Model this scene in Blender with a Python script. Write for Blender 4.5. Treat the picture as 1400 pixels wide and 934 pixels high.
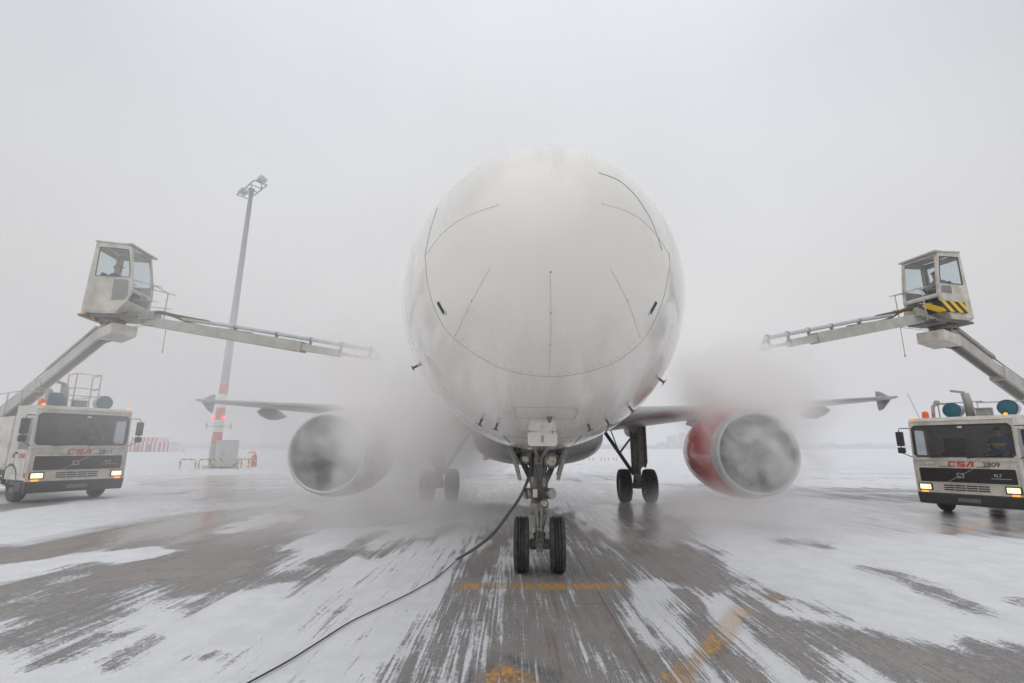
import bpy, bmesh, math, random
import numpy as np
from mathutils import Vector, Matrix
random.seed(7); rng = np.random.default_rng(7)
R = math.radians; PI = math.pi
for o in list(bpy.data.objects): bpy.data.objects.remove(o)
scene = bpy.context.scene
COL = scene.collection

# ------------------------------------------------------------------ camera
CF = 685.0; CTH = math.atan(146/CF); CH = 1.8
cam_d = bpy.data.cameras.new('camera'); cam = bpy.data.objects.new('camera', cam_d); COL.objects.link(cam)
cam_d.sensor_width = 36; cam_d.lens = 36*CF/1400; cam_d.clip_start = .1; cam_d.clip_end = 20000
cam.location = (0, 0, CH); cam.rotation_euler = (PI/2 + CTH, 0, 0)
scene.camera = cam
cth, sth = math.cos(CTH), math.sin(CTH)
def ray(px, py):
    u = -(py-467)/CF
    return Vector(((px-700)/CF, cth-u*sth, sth+u*cth))
def at(px, py, Y):
    r = ray(px, py); return Vector((0, 0, CH)) + r*(Y/r.y)
def gnd(px, py, z=0.0):
    r = ray(px, py); return Vector((0, 0, CH)) + r*((z-CH)/r.z)

# ------------------------------------------------------------------ world, sun, exposure
w = bpy.data.worlds.new('World'); scene.world = w; w.use_nodes = True
nt = w.node_tree; N = nt.nodes; L = nt.links; N.clear()
def nn(N, t, **k):
    n = N.new(t)
    for a, b in k.items(): setattr(n, a, b)
    return n
out = nn(N, 'ShaderNodeOutputWorld'); bg = nn(N, 'ShaderNodeBackground'); bg.inputs[1].default_value = .1
sky = nn(N, 'ShaderNodeTexSky', sky_type='NISHITA'); sky.sun_disc = False
sky.sun_elevation = R(38); sky.sun_rotation = R(200); sky.dust_density = 4; sky.air_density = 1
hs = nn(N, 'ShaderNodeHueSaturation'); hs.inputs['Saturation'].default_value = .25; hs.inputs['Value'].default_value = .6
L.new(sky.outputs[0], hs.inputs['Color'])
tc = nn(N, 'ShaderNodeTexCoord'); sx = nn(N, 'ShaderNodeSeparateXYZ'); L.new(tc.outputs['Generated'], sx.inputs[0])
rp = nn(N, 'ShaderNodeValToRGB'); L.new(sx.outputs['Z'], rp.inputs[0])
cr = rp.color_ramp; cr.elements[0].position = 0; cr.elements[0].color = (.615, .60, .598, 1)
cr.elements[1].position = 1; cr.elements[1].color = (1.3, 1.3, 1.31, 1)
for p, c_ in ((.3, (.70, .69, .695, 1)), (.6, (.76, .785, .83, 1)), (.75, (.88, .90, .94, 1))):
    e = cr.elements.new(p); e.color = c_
cn = nn(N, 'ShaderNodeTexNoise'); cn.inputs['Scale'].default_value = 1.6; cn.inputs['Detail'].default_value = 3
L.new(tc.outputs['Generated'], cn.inputs['Vector'])
cm = nn(N, 'ShaderNodeMapRange'); cm.inputs[1].default_value = .3; cm.inputs[2].default_value = .7; cm.inputs[3].default_value = 9.4; cm.inputs[4].default_value = 10.9
L.new(cn.outputs[0], cm.inputs[0])
ym = nn(N, 'ShaderNodeMapRange'); ym.inputs[1].default_value = .2; ym.inputs[2].default_value = 1; ym.inputs[3].default_value = .79; ym.inputs[4].default_value = 1.06; L.new(sx.outputs['Y'], ym.inputs[0])
yc = nn(N, 'ShaderNodeMath', operation='MULTIPLY'); L.new(cm.outputs[0], yc.inputs[0]); L.new(ym.outputs[0], yc.inputs[1])
vm = nn(N, 'ShaderNodeVectorMath', operation='SCALE'); L.new(rp.outputs[0], vm.inputs[0]); L.new(yc.outputs[0], vm.inputs['Scale'])
mx = nn(N, 'ShaderNodeMixRGB'); mx.inputs[0].default_value = .88
L.new(hs.outputs[0], mx.inputs[1]); L.new(vm.outputs[0], mx.inputs[2])
L.new(mx.outputs[0], bg.inputs[0]); L.new(bg.outputs[0], out.inputs[0])
sd = bpy.data.lights.new('sun', 'SUN'); sd.energy = .5; sd.angle = R(120); sd.color = (1, .97, .93)
sun = bpy.data.objects.new('sun', sd); COL.objects.link(sun); sun.rotation_euler = (R(52), 0, R(-20))
scene.view_settings.view_transform = 'Standard'; scene.view_settings.look = 'None'
scene.view_settings.exposure = 0.13; scene.view_settings.gamma = 1; scene.view_settings.use_curve_mapping = False
cy = scene.cycles
cy.use_denoising = True
try: cy.denoiser = 'OPENIMAGEDENOISE'
except Exception: pass
cy.max_bounces = 20; cy.diffuse_bounces = 3; cy.glossy_bounces = 3; cy.transmission_bounces = 4; cy.volume_bounces = 16; cy.transparent_max_bounces = 12
cy.volume_step_rate = 1.6; cy.volume_max_steps = 96
cy.use_adaptive_sampling = True; cy.adaptive_threshold = .02
cy.sample_clamp_indirect = 6

# ------------------------------------------------------------------ materials
def mat(name, col=(.5, .5, .5), rough=.5, metal=0, noise=0, nscale=4, emit=None, es=0, coat=0, spec=.5, bump=0, bscale=40, stretch=(1, 1, 1), dirt=None):
    m = bpy.data.materials.new(name); m.use_nodes = True; N = m.node_tree.nodes; L = m.node_tree.links
    b = N['Principled BSDF']; b.inputs['Base Color'].default_value = (*col, 1); b.inputs['Roughness'].default_value = rough
    b.inputs['Metallic'].default_value = metal; b.inputs['Coat Weight'].default_value = coat; b.inputs['Specular IOR Level'].default_value = spec
    b.inputs['Coat Roughness'].default_value = .08
    if emit: b.inputs['Emission Color'].default_value = (*emit, 1); b.inputs['Emission Strength'].default_value = es
    tc = N.new('ShaderNodeTexCoord'); mp = N.new('ShaderNodeMapping'); mp.inputs['Scale'].default_value = stretch
    L.new(tc.outputs['Object'], mp.inputs[0])
    if noise or dirt:
        n = N.new('ShaderNodeTexNoise'); n.inputs['Scale'].default_value = nscale; n.inputs['Detail'].default_value = 6; n.inputs['Roughness'].default_value = .65
        L.new(mp.outputs[0], n.inputs['Vector'])
        r = N.new('ShaderNodeMapRange'); r.inputs[1].default_value = .35; r.inputs[2].default_value = .7
        L.new(n.outputs[0], r.inputs[0])
        mxn = N.new('ShaderNodeMixRGB'); mxn.inputs[1].default_value = (*col, 1)
        d = dirt or tuple(c*(1-noise) for c in col); mxn.inputs[2].default_value = (*d, 1)
        L.new(r.outputs[0], mxn.inputs[0]); L.new(mxn.outputs[0], b.inputs['Base Color'])
    if bump:
        n2 = N.new('ShaderNodeTexNoise'); n2.inputs['Scale'].default_value = bscale; n2.inputs['Detail'].default_value = 4
        L.new(mp.outputs[0], n2.inputs['Vector']); bp = N.new('ShaderNodeBump'); bp.inputs['Strength'].default_value = bump; bp.inputs['Distance'].default_value = .02
        L.new(n2.outputs[0], bp.inputs['Height']); L.new(bp.outputs[0], b.inputs['Normal'])
    return m
M = {}
M['gear'] = mat('gear_metal', (.37, .355, .325), .45, .2, noise=.5, nscale=9, bump=.3)
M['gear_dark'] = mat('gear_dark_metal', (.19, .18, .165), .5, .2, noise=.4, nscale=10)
M['chrome'] = mat('polished_steel', (.6, .6, .6), .2, 1)
M['rubber'] = mat('tyre_rubber', (.035, .034, .033), .75, noise=.4, nscale=14, dirt=(.09, .088, .085), bump=.3)
M['hub'] = mat('hub_paint', (.35, .35, .34), .5, .2, noise=.4, nscale=12)
M['wing'] = mat('wing_grey', (.42, .425, .43), .4, coat=.2, noise=.3, nscale=1.6, stretch=(1, 4, 1))
M['metal_lip'] = mat('inlet_lip_metal', (.55, .55, .55), .3, .7, noise=.15, nscale=5)
M['red'] = mat('cowl_red', (.66, .04, .03), .3, coat=.5, noise=.25, nscale=3)
M['intake'] = mat('intake_liner', (.26, .25, .24), .6, noise=.2)
M['fan'] = mat('fan_blade', (.12, .12, .125), .35, .6)
M['black'] = mat('black_plastic', (.03, .03, .03), .5)
M['strip'] = mat('strip_grey', (.66, .645, .61), .5)
M['darkgap'] = mat('seam_dark', (.34, .33, .31), .8)
M['plate'] = mat('door_white', (.72, .71, .66), .35, coat=.3, noise=.08, nscale=6)
M['lens'] = mat('lamp_lens', (.42, .40, .34), .2, .75, noise=.4, nscale=30)
M['orange'] = mat('orange_paint', (.75, .22, .02), .5)
M['truck'] = mat('truck_cream', (.66, .63, .56), .4, coat=.2, noise=.25, nscale=2.5, dirt=(.36, .335, .285))
M['truckgrey'] = mat('truck_grey', (.42, .41, .38), .5, noise=.4, nscale=4, dirt=(.24, .23, .21))
M['boomgrey'] = mat('boom_paint', (.5, .49, .45), .5, noise=.4, nscale=2.5, dirt=(.36, .34, .31), stretch=(1, 1, 1))
M['bumper'] = mat('bumper_dark', (.035, .034, .033), .55, noise=.3, nscale=8)
M['grille'] = mat('grille_dark', (.03, .03, .031), .4)
M['teal'] = mat('teal_cover', (.02, .13, .18), .45, noise=.2)
M['lampcase'] = mat('lamp_case', (.55, .58, .6), .4, noise=.2)
M['headlamp'] = mat('headlamp_lit', (.9, .8, .5), .3, emit=(1, .72, .34), es=1.15)
M['headcore'] = mat('headlamp_core', (1, .95, .8), .3, emit=(1, .88, .6), es=6)
M['amber'] = mat('amber_lit', (.9, .3, .05), .3, emit=(1, .32, .06), es=1.2)
M['beacon'] = mat('beacon_orange', (.8, .1, .02), .3, emit=(1, .15, .03), es=.08)
M['redlamp'] = mat('red_lamp_lit', (.9, .05, .03), .3, emit=(1, .05, .03), es=4)
M['redpaint'] = mat('red_letters', (.55, .02, .03), .5)
M['blackpaint'] = mat('black_letters', (.04, .04, .04), .5)
M['greyletter'] = mat('grey_letters', (.28, .27, .26), .5)
M['silver'] = mat('silver_letters', (.6, .6, .6), .3, .6)
M['yellow'] = mat('yellow_paint', (.75, .48, .03), .5, noise=.15)
M['brown_hose'] = mat('brown_hose', (.16, .10, .045), .6, noise=.4, nscale=20)
M['red_rail'] = mat('rail_red', (.5, .26, .24), .5)
M['rail'] = mat('rail_grey', (.45, .44, .42), .5)
M['seat'] = mat('cab_interior', (.06, .06, .062), .8)
M['mast'] = mat('mast_steel', (.36, .38, .39), .5, noise=.2, nscale=.6)
M['mastwhite'] = mat('mast_white', (.7, .7, .69), .5)
M['mastred'] = mat('mast_red', (.6, .06, .05), .5)
M['cabinet'] = mat('cabinet_grey', (.48, .48, .46), .5, noise=.15)
M['skin'] = mat('skin', (.5, .27, .19), .5)
M['jacket_blue'] = mat('jacket_blue', (.03, .09, .3), .8)
M['jacket_dark'] = mat('jacket_dark', (.05, .05, .06), .8)
M['jacket_grey'] = mat('jacket_grey', (.3, .29, .27), .8)
M['hiviz'] = mat('hiviz_yellow', (.8, .5, .02), .7)
M['hair'] = mat('hair_dark', (.03, .02, .015), .8)
M['cap'] = mat('cap_tan', (.3, .2, .13), .8)
M['cable'] = mat('cable_black', (.03, .03, .032), .5)
M['sleeve'] = mat('hose_sleeve', (.10, .10, .105), .6, bump=.5, bscale=60)
M['paper'] = mat('paper', (.75, .75, .73), .7)
M['far'] = mat('far_building', (.22, .23, .25), .8)
M['fartree'] = mat('far_tree', (.07, .075, .07), .9, noise=.3, nscale=.1)
def glass(name, tint, keep):
    m = bpy.data.materials.new(name); m.use_nodes = True; N = m.node_tree.nodes; L = m.node_tree.links
    N.clear(); o = N.new('ShaderNodeOutputMaterial'); t = N.new('ShaderNodeBsdfTransparent'); t.inputs[0].default_value = (*tint, 1)
    g = N.new('ShaderNodeBsdfGlossy'); g.inputs['Roughness'].default_value = .03; g.inputs[0].default_value = (.9, .9, .9, 1)
    d = N.new('ShaderNodeBsdfDiffuse'); d.inputs[0].default_value = (.5, .5, .48, 1)
    lw = N.new('ShaderNodeFresnel'); lw.inputs[0].default_value = 1.45
    a = N.new('ShaderNodeMixShader'); b = N.new('ShaderNodeMixShader'); b.inputs[0].default_value = keep
    gm = N.new('ShaderNodeNewGeometry'); iv = N.new('ShaderNodeMath'); iv.operation = 'SUBTRACT'; iv.inputs[0].default_value = 1; L.new(gm.outputs['Backfacing'], iv.inputs[1]); fm = N.new('ShaderNodeMath'); fm.operation = 'MULTIPLY'; L.new(lw.outputs[0], fm.inputs[0]); L.new(iv.outputs[0], fm.inputs[1]); L.new(fm.outputs[0], a.inputs[0]); L.new(t.outputs[0], a.inputs[1]); L.new(g.outputs[0], a.inputs[2])
    L.new(a.outputs[0], b.inputs[1]); L.new(d.outputs[0], b.inputs[2]); L.new(b.outputs[0], o.inputs[0]); return m
M['glass'] = glass('window_glass', (.9, .93, .94), .02)
M['glass_dark'] = glass('windscreen_glass', (.74, .76, .77), .03)
def paint_body():
    m = mat('airliner_white', (.81, .785, .73), .3, coat=.8)
    N = m.node_tree.nodes; L = m.node_tree.links; b = N['Principled BSDF']
    b.inputs['Coat Roughness'].default_value = .07
    tc = N.new('ShaderNodeTexCoord'); mp = N.new('ShaderNodeMapping'); mp.inputs['Scale'].default_value = (5, .5, .35)
    L.new(tc.outputs['Object'], mp.inputs[0])
    n1 = N.new('ShaderNodeTexNoise'); n1.inputs['Scale'].default_value = 1.3; n1.inputs['Detail'].default_value = 7; n1.inputs['Roughness'].default_value = .6; L.new(mp.outputs[0], n1.inputs['Vector'])
    r1 = N.new('ShaderNodeMapRange'); r1.inputs[1].default_value = .42; r1.inputs[2].default_value = .72; r1.inputs[4].default_value = .85; L.new(n1.outputs[0], r1.inputs[0])
    n2 = N.new('ShaderNodeTexNoise'); n2.inputs['Scale'].default_value = .9; n2.inputs['Detail'].default_value = 5; L.new(tc.outputs['Object'], n2.inputs['Vector'])
    r2 = N.new('ShaderNodeMapRange'); r2.inputs[1].default_value = .4; r2.inputs[2].default_value = .65; L.new(n2.outputs[0], r2.inputs[0])
    mu = N.new('ShaderNodeMath'); mu.operation = 'MULTIPLY'; L.new(r1.outputs[0], mu.inputs[0]); L.new(r2.outputs[0], mu.inputs[1])
    mxa = N.new('ShaderNodeMixRGB'); mxa.inputs[1].default_value = (.81, .785, .73, 1); mxa.inputs[2].default_value = (.58, .545, .48, 1)
    L.new(mu.outputs[0], mxa.inputs[0]); L.new(mxa.outputs[0], b.inputs['Base Color'])
    rr = N.new('ShaderNodeMapRange'); rr.inputs[3].default_value = .26; rr.inputs[4].default_value = .45; L.new(mu.outputs[0], rr.inputs[0]); L.new(rr.outputs[0], b.inputs['Roughness'])
    n3 = N.new('ShaderNodeTexNoise'); n3.inputs['Scale'].default_value = 2.2; n3.inputs['Detail'].default_value = 3; L.new(tc.outputs['Object'], n3.inputs['Vector'])
    rc = N.new('ShaderNodeMapRange'); rc.inputs[3].default_value = .03; rc.inputs[4].default_value = .16; L.new(n3.outputs[0], rc.inputs[0]); L.new(rc.outputs[0], b.inputs['Coat Roughness'])
    return m
M['white'] = paint_body()
def stripes(name, c1, c2, k, ang=0, axis=(1, 0, 0)):
    m = mat(name, c1, .5); N = m.node_tree.nodes; L = m.node_tree.links; b = N['Principled BSDF']
    tc = N.new('ShaderNodeTexCoord'); d = N.new('ShaderNodeVectorMath'); d.operation = 'DOT_PRODUCT'; d.inputs[1].default_value = axis
    L.new(tc.outputs['Object'], d.inputs[0]); mu = N.new('ShaderNodeMath'); mu.operation = 'MULTIPLY'; mu.inputs[1].default_value = k; L.new(d.outputs['Value'], mu.inputs[0])
    f = N.new('ShaderNodeMath'); f.operation = 'FRACT'; L.new(mu.outputs[0], f.inputs[0]); g = N.new('ShaderNodeMath'); g.operation = 'GREATER_THAN'; g.inputs[1].default_value = .5; L.new(f.outputs[0], g.inputs[0])
    x = N.new('ShaderNodeMixRGB'); x.inputs[1].default_value = (*c1, 1); x.inputs[2].default_value = (*c2, 1); L.new(g.outputs[0], x.inputs[0]); L.new(x.outputs[0], b.inputs['Base Color']); return m
M['hazard'] = stripes('hazard_stripe', (.8, .5, .02), (.03, .03, .03), 3.6, axis=(.6, .6, .8))
M['hoop'] = stripes('hoop_stripe', (.8, .55, .03), (.03, .03, .03), 1.6, axis=(1, .3, 1))
M['shed'] = stripes('shed_stripe', (.72, .72, .72), (.55, .05, .05), .5)

# ------------------------------------------------------------------ mesh builder
class MB:
    def __init__(s): s.v = []; s.f = []; s.sm = []; s.mi = []
    def add(s, vs, fs, smooth=False, mi=0):
        b = len(s.v); s.v += [Vector(p) for p in vs]
        for f in fs: s.f.append([i+b for i in f]); s.sm.append(smooth); s.mi.append(mi)
        return s
    def box(s, c, d, rot=None, mi=0, taper=1):
        vs = []
        for z in (-.5, .5):
            k = taper if z > 0 else 1
            for x, y in ((-.5, -.5), (.5, -.5), (.5, .5), (-.5, .5)): vs.append(Vector((x*d[0]*k, y*d[1]*k, z*d[2])))
        if rot is not None: vs = [rot @ v for v in vs]
        vs = [v+Vector(c) for v in vs]
        return s.add(vs, [(3, 2, 1, 0), (4, 5, 6, 7), (0, 1, 5, 4), (1, 2, 6, 5), (2, 3, 7, 6), (3, 0, 4, 7)], False, mi)
    def bar(s, a, b, w, h, mi=0, up=(0, 0, 1), w2=None, h2=None):
        a = Vector(a); b = Vector(b); d = (b-a); l = d.length; d.normalize(); u = Vector(up); x = d.cross(u)
        if x.length < 1e-4: x = d.cross(Vector((0, 1, 0)))
        x.normalize(); u = x.cross(d); w2 = w2 or w; h2 = h2 or h
        vs = [a-x*w/2-u*h/2, a+x*w/2-u*h/2, a+x*w/2+u*h/2, a-x*w/2+u*h/2, b-x*w2/2-u*h2/2, b+x*w2/2-u*h2/2, b+x*w2/2+u*h2/2, b-x*w2/2+u*h2/2]
        return s.add(vs, [(0, 1, 2, 3), (7, 6, 5, 4), (0, 4, 5, 1), (1, 5, 6, 2), (2, 6, 7, 3), (3, 7, 4, 0)], False, mi)
    def tube(s, pts, r, n=8, mi=0, cap=True):
        pts = [Vector(p) for p in pts]; rs = r if isinstance(r, (list, tuple)) else [r]*len(pts)
        vs = []; fs = []; prev = None
        for i, p in enumerate(pts):
            d = (pts[min(i+1, len(pts)-1)]-pts[max(i-1, 0)]).normalized()
            if prev is None:
                x = d.cross(Vector((0, 0, 1)));  x = x if x.length > 1e-3 else d.cross(Vector((0, 1, 0)))
            else: x = prev - d*prev.dot(d)
            x.normalize(); prev = x; y = d.cross(x)
            for k in range(n):
                a = 2*PI*k/n; vs.append(p+(x*math.cos(a)+y*math.sin(a))*rs[i])
        for i in range(len(pts)-1):
            for k in range(n): fs.append((i*n+k, i*n+(k+1) % n, (i+1)*n+(k+1) % n, (i+1)*n+k))
        s.add(vs, fs, True, mi)
        if cap:
            b = len(s.v)-len(vs)
            s.f.append([b+k for k in range(n)][::-1]); s.f.append([b+(len(pts)-1)*n+k for k in range(n)]); s.sm += [False]*2; s.mi += [mi]*2
        return s
    def lathe(s, prof, o, axis, n=32, mi=0, xdir=None, oval=None):
        a = Vector(axis).normalized(); x = Vector(xdir) if xdir else (a.cross(Vector((0, 0, 1))) if abs(a.z) < .9 else Vector((1, 0, 0))); x = (x-a*x.dot(a)).normalized(); y = a.cross(x)
        vs = []; fs = []
        for (t, r) in prof:
            for k in range(n):
                th = 2*PI*k/n; vs.append(Vector(o)+a*t+(x*math.cos(th)+y*math.sin(th))*r)
        for i in range(len(prof)-1):
            for k in range(n): fs.append((i*n+k, i*n+(k+1) % n, (i+1)*n+(k+1) % n, (i+1)*n+k))
        return s.add(vs, fs, True, mi)
    def sphere(s, c, r, n=14, m=8, mi=0):
        rr = r if isinstance(r, (tuple, list, Vector)) else (r, r, r)
        vs = []; fs = []
        for i in range(m+1):
            p = PI*i/m
            for k in range(n):
                a = 2*PI*k/n; vs.append(Vector(c)+Vector((rr[0]*math.sin(p)*math.cos(a), rr[1]*math.sin(p)*math.sin(a), rr[2]*math.cos(p))))
        for i in range(m):
            for k in range(n): fs.append((i*n+k, (i+1)*n+k, (i+1)*n+(k+1) % n, i*n+(k+1) % n))
        return s.add(vs, fs, True, mi)
    def ring(s, outer, inner, nrm, t, mi=0):
        nrm = Vector(nrm).normalized()*t; n = len(outer); vs = [Vector(p) for p in outer]+[Vector(p) for p in inner]; vs += [v+nrm for v in vs]
        fs = []
        for k in range(n):
            j = (k+1) % n
            fs += [(k, j, n+j, n+k), (2*n+k, 3*n+k, 3*n+j, 2*n+j), (k, 2*n+k, 2*n+j, j), (n+k, n+j, 3*n+j, 3*n+k)]
        return s.add(vs, fs, False, mi)
    def prism(s, poly, ext, mi=0):
        n = len(poly); ext = Vector(ext); vs = [Vector(p) for p in poly]; vs += [v+ext for v in vs]
        fs = [list(range(n))[::-1], list(range(n, 2*n))]+[(k, (k+1) % n, n+(k+1) % n, n+k) for k in range(n)]
        return s.add(vs, fs, False, mi)
    def build(s, name, m, parent=None, world=False, bevel=0, seg=2, smooth=None):
        me = bpy.data.meshes.new(name)
        vs = s.v
        if world and parent is not None:
            q_ = parent
            while q_.name not in ROOTM: q_ = q_.parent
            inv = ROOTM[q_.name].inverted(); vs = [inv @ v for v in vs]
        me.from_pydata([tuple(v) for v in vs], [], s.f)
        ms = m if isinstance(m, (list, tuple)) else [m]
        for q in ms: me.materials.append(M[q] if isinstance(q, str) else q)
        me.polygons.foreach_set('use_smooth', s.sm if smooth is None else [smooth]*len(s.f))
        me.polygons.foreach_set('material_index', s.mi)
        bm = bmesh.new(); bm.from_mesh(me); bmesh.ops.remove_doubles(bm, verts=bm.verts, dist=1e-5); bmesh.ops.recalc_face_normals(bm, faces=bm.faces); bm.to_mesh(me); bm.free()
        me.update()
        o = bpy.data.objects.new(name, me); COL.objects.link(o)
        if parent is not None: o.parent = parent
        if bevel:
            b = o.modifiers.new('bevel', 'BEVEL'); b.width = bevel; b.segments = seg; b.limit_method = 'ANGLE'; b.angle_limit = R(40)
        return o
ROOTM = {}
def tag(o, label=None, cat=None, group=None, kind=None):
    if label: o['label'] = label
    if cat: o['category'] = cat
    if group: o['group'] = group
    if kind: o['kind'] = kind
    return o
def empty(name, loc, rz=0, sc=1):
    o = bpy.data.objects.new(name, None); COL.objects.link(o); o.location = loc; o.rotation_euler = (0, 0, rz); o.scale = (sc, sc, sc)
    ROOTM[o.name] = Matrix.Translation(loc) @ Matrix.Rotation(rz, 4, 'Z') @ Matrix.Diagonal((sc, sc, sc, 1)); return o
def text_mb(txt, size, O, X, Z, depth=.004, sx=1, font_shear=0):
    cu = bpy.data.curves.new('t', 'FONT'); cu.body = txt; cu.size = size; cu.extrude = 0; cu.shear = font_shear; cu.offset = size*.012
    o = bpy.data.objects.new('t', cu); COL.objects.link(o); bpy.context.view_layer.update()
    me = o.to_mesh(); vs = [v.co.copy() for v in me.vertices]; fs = [list(p.vertices) for p in me.polygons]; o.to_mesh_clear()
    bpy.data.objects.remove(o); bpy.data.curves.remove(cu)
    X = Vector(X); Z = Vector(Z); mb = MB(); mb.add([Vector(O)+X*v.x*sx+Z*v.y for v in vs], fs); return mb

# ------------------------------------------------------------------ ground
def axis_pts(dense_lo, dense_hi, step, grow, far_lo, far_hi):
    a = list(np.arange(dense_lo, dense_hi+step/2, step)); s = step
    while a[-1] < far_hi: s *= grow; a.append(a[-1]+s)
    s = step; b = []
    p = dense_lo
    while p > far_lo: s *= grow; p -= s; b.append(p)
    return np.array(b[::-1]+a)
GX = axis_pts(-13, 13, .075, 1.12, -5000, 5000); GY = axis_pts(2.0, 11, .055, 1.035, -60, 7000)
XX, YY = np.meshgrid(GX, GY); PX = XX.ravel(); PY = YY.ravel()
def warp(a, b, amp, sc_, seed):
    g_ = np.random.default_rng(seed); o_ = np.zeros(PX.shape)
    for k in range(10):
        fx, fy = g_.normal(0, 1, 2)*sc_*(1.5**(k*.5)); o_ += np.sin(PX*fx*1.6+PY*fy*.6+g_.uniform(0, 6.28))*amp/(1.5**(k*.5))
    return o_
_wx = warp(0, 0, .045, 2.2, 3)*np.clip(PY/7, .5, 3); _wy = warp(0, 0, .13, 1.4, 5)*np.clip(PY/7, .5, 4)
PX0, PY0 = PX, PY
def sdist(poly, crisp=False):
    PX, PY = (PX0, PY0) if crisp else (PX0+_wx, PY0+_wy)
    p = [gnd(*q) for q in poly]; n = len(p); ins = np.zeros(PX.shape, bool); dmin = np.full(PX.shape, 1e9)
    for i in range(n):
        x0, y0 = p[i].x, p[i].y; x1, y1 = p[(i+1) % n].x, p[(i+1) % n].y
        c_ = ((y0 > PY) != (y1 > PY)) & (PX < (x1-x0)*(PY-y0)/((y1-y0) or 1e-9)+x0); ins ^= c_
        dx, dy = x1-x0, y1-y0; t = np.clip(((PX-x0)*dx+(PY-y0)*dy)/(dx*dx+dy*dy+1e-9), 0, 1)
        dmin = np.minimum(dmin, np.hypot(PX-x0-t*dx, PY-y0-t*dy))
    return np.where(ins, dmin, -dmin)
snow = np.full(PX.shape, .80); wet = np.zeros(PX.shape)
def paintp(arr, val, soft, poly, amt=1.0):
    d = sdist(poly); k = np.clip(d/(soft*2.4)*.5+.5, 0, 1); k = k*k*(3-2*k)*amt
    arr[:] = arr*(1-k)+val*k
# far apron: lightly covered with streaks
paintp(snow, .70, 3, [(-400, 700), (-400, 632), (1800, 632), (1800, 735), (1100, 728), (930, 700), (700, 692), (560, 690), (300, 688)])
# wet sheen around mast reflection and beyond the right engine
paintp(wet, .9, 1.2, [(160, 650), (420, 648), (640, 655), (860, 655), (1120, 680), (1380, 690), (1380, 727), (1100, 727), (880, 700), (600, 690), (420, 700), (330, 735), (180, 750), (60, 740), (170, 705), (250, 690)])
paintp(snow, .52, .8, [(900, 660), (1250, 668), (1500, 690), (1500, 745), (1380, 735), (1290, 726), (1100, 727), (980, 718), (900, 700)])
paintp(snow, .5, .8, [(200, 655), (420, 655), (640, 660), (860, 650), (860, 690), (560, 690), (300, 688)])
paintp(snow, .95, .4, [(-60, 700), (150, 692), (310, 692), (160, 716), (0, 742), (-80, 750)])
# large bare area on the left
paintp(snow, .12, .35, [(-80, 752), (64, 742), (140, 722), (200, 708), (305, 698), (420, 690), (590, 690), (625, 700), (640, 735), (560, 742), (500, 735), (430, 722), (390, 755), (360, 785), (300, 800), (225, 813), (175, 806), (140, 815), (150, 835), (105, 855), (70, 868), (0, 890), (-90, 900)])
paintp(snow, .93, .2, [(-60, 772), (60, 762), (108, 760), (190, 750), (262, 746), (205, 765), (140, 778), (100, 776), (60, 786), (-60, 806)])
paintp(snow, .8, .15, [(300, 722), (380, 706), (400, 712), (330, 728)]); paintp(snow, .85, .12, [(312, 713), (360, 705), (420, 708), (390, 718), (330, 718)])
paintp(snow, .55, .25, [(0, 815), (80, 788), (110, 806), (70, 822), (0, 840)]); paintp(snow, .8, .2, [(-60, 850), (35, 842), (20, 860), (-40, 875)])
paintp(snow, .93, .25, [(390, 752), (430, 727), (500, 718), (640, 712), (660, 735), (610, 748), (470, 745)])
for q in ([(390, 790), (520, 722), (540, 725), (420, 790)], [(480, 760), (620, 715), (640, 720), (520, 765)], [(300, 800), (370, 780), (350, 800), (300, 808)], [(430, 775), (470, 758), (440, 790), (400, 812)], [(250, 830), (320, 805), (310, 812), (255, 845)], [(150, 905), (225, 872), (220, 882), (160, 915)], [(60, 900), (110, 885), (80, 905), (50, 912)]):
    paintp(snow, .3, .14, q)
paintp(snow, .45, .12, [(138, 873), (178, 864), (185, 868), (145, 880)]); paintp(snow, .45, .1, [(255, 900), (300, 895), (300, 902), (258, 905)])
# centre: tracks
paintp(snow, .50, .3, [(700, 694), (850, 694), (880, 740), (900, 800), (930, 870), (1000, 960), (545, 960), (640, 790), (690, 720)])
paintp(snow, .10, .09, [(695, 700), (712, 700), (690, 750), (652, 805), (580, 950), (535, 950), (600, 850), (640, 775), (670, 735)])
paintp(snow, .66, .12, [(652, 806), (700, 740), (705, 782), (696, 800), (660, 934), (600, 934), (622, 860)])
paintp(snow, .2, .1, [(700, 790), (722, 790), (715, 934), (660, 934), (690, 840)])
paintp(snow, .14, .1, [(738, 790), (772, 790), (790, 934), (730, 934)]); paintp(snow, .22, .1, [(772, 696), (800, 700), (835, 760), (850, 800), (880, 934), (830, 934), (800, 830), (780, 740)])
paintp(snow, .12, .25, [(800, 694), (860, 690), (900, 700), (940, 740), (1000, 790), (1010, 815), (960, 812), (900, 790), (850, 770), (820, 720)])
paintp(wet, .9, .3, [(760, 690), (900, 690), (960, 740), (900, 760), (820, 740)])
paintp(snow, .9, .15, [(850, 800), (905, 792), (955, 815), (960, 850), (920, 880), (880, 860)])
paintp(snow, .12, .07, [(918, 806), (940, 812), (990, 868), (1050, 934), (1020, 934), (965, 880)])
paintp(snow, .14, .08, [(975, 800), (1005, 812), (1060, 850), (1170, 934), (1110, 934), (1040, 880), (1000, 838)])
paintp(snow, .9, .12, [(960, 812), (985, 808), (1035, 880), (1100, 934), (1070, 934), (1000, 870)])
paintp(snow, .2, .18, [(1080, 848), (1150, 855), (1260, 880), (1350, 890), (1420, 895), (1500, 960), (1180, 960), (1140, 905)])
paintp(snow, .85, .12, [(1140, 895), (1180, 905), (1250, 960), (1190, 960)])
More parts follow.
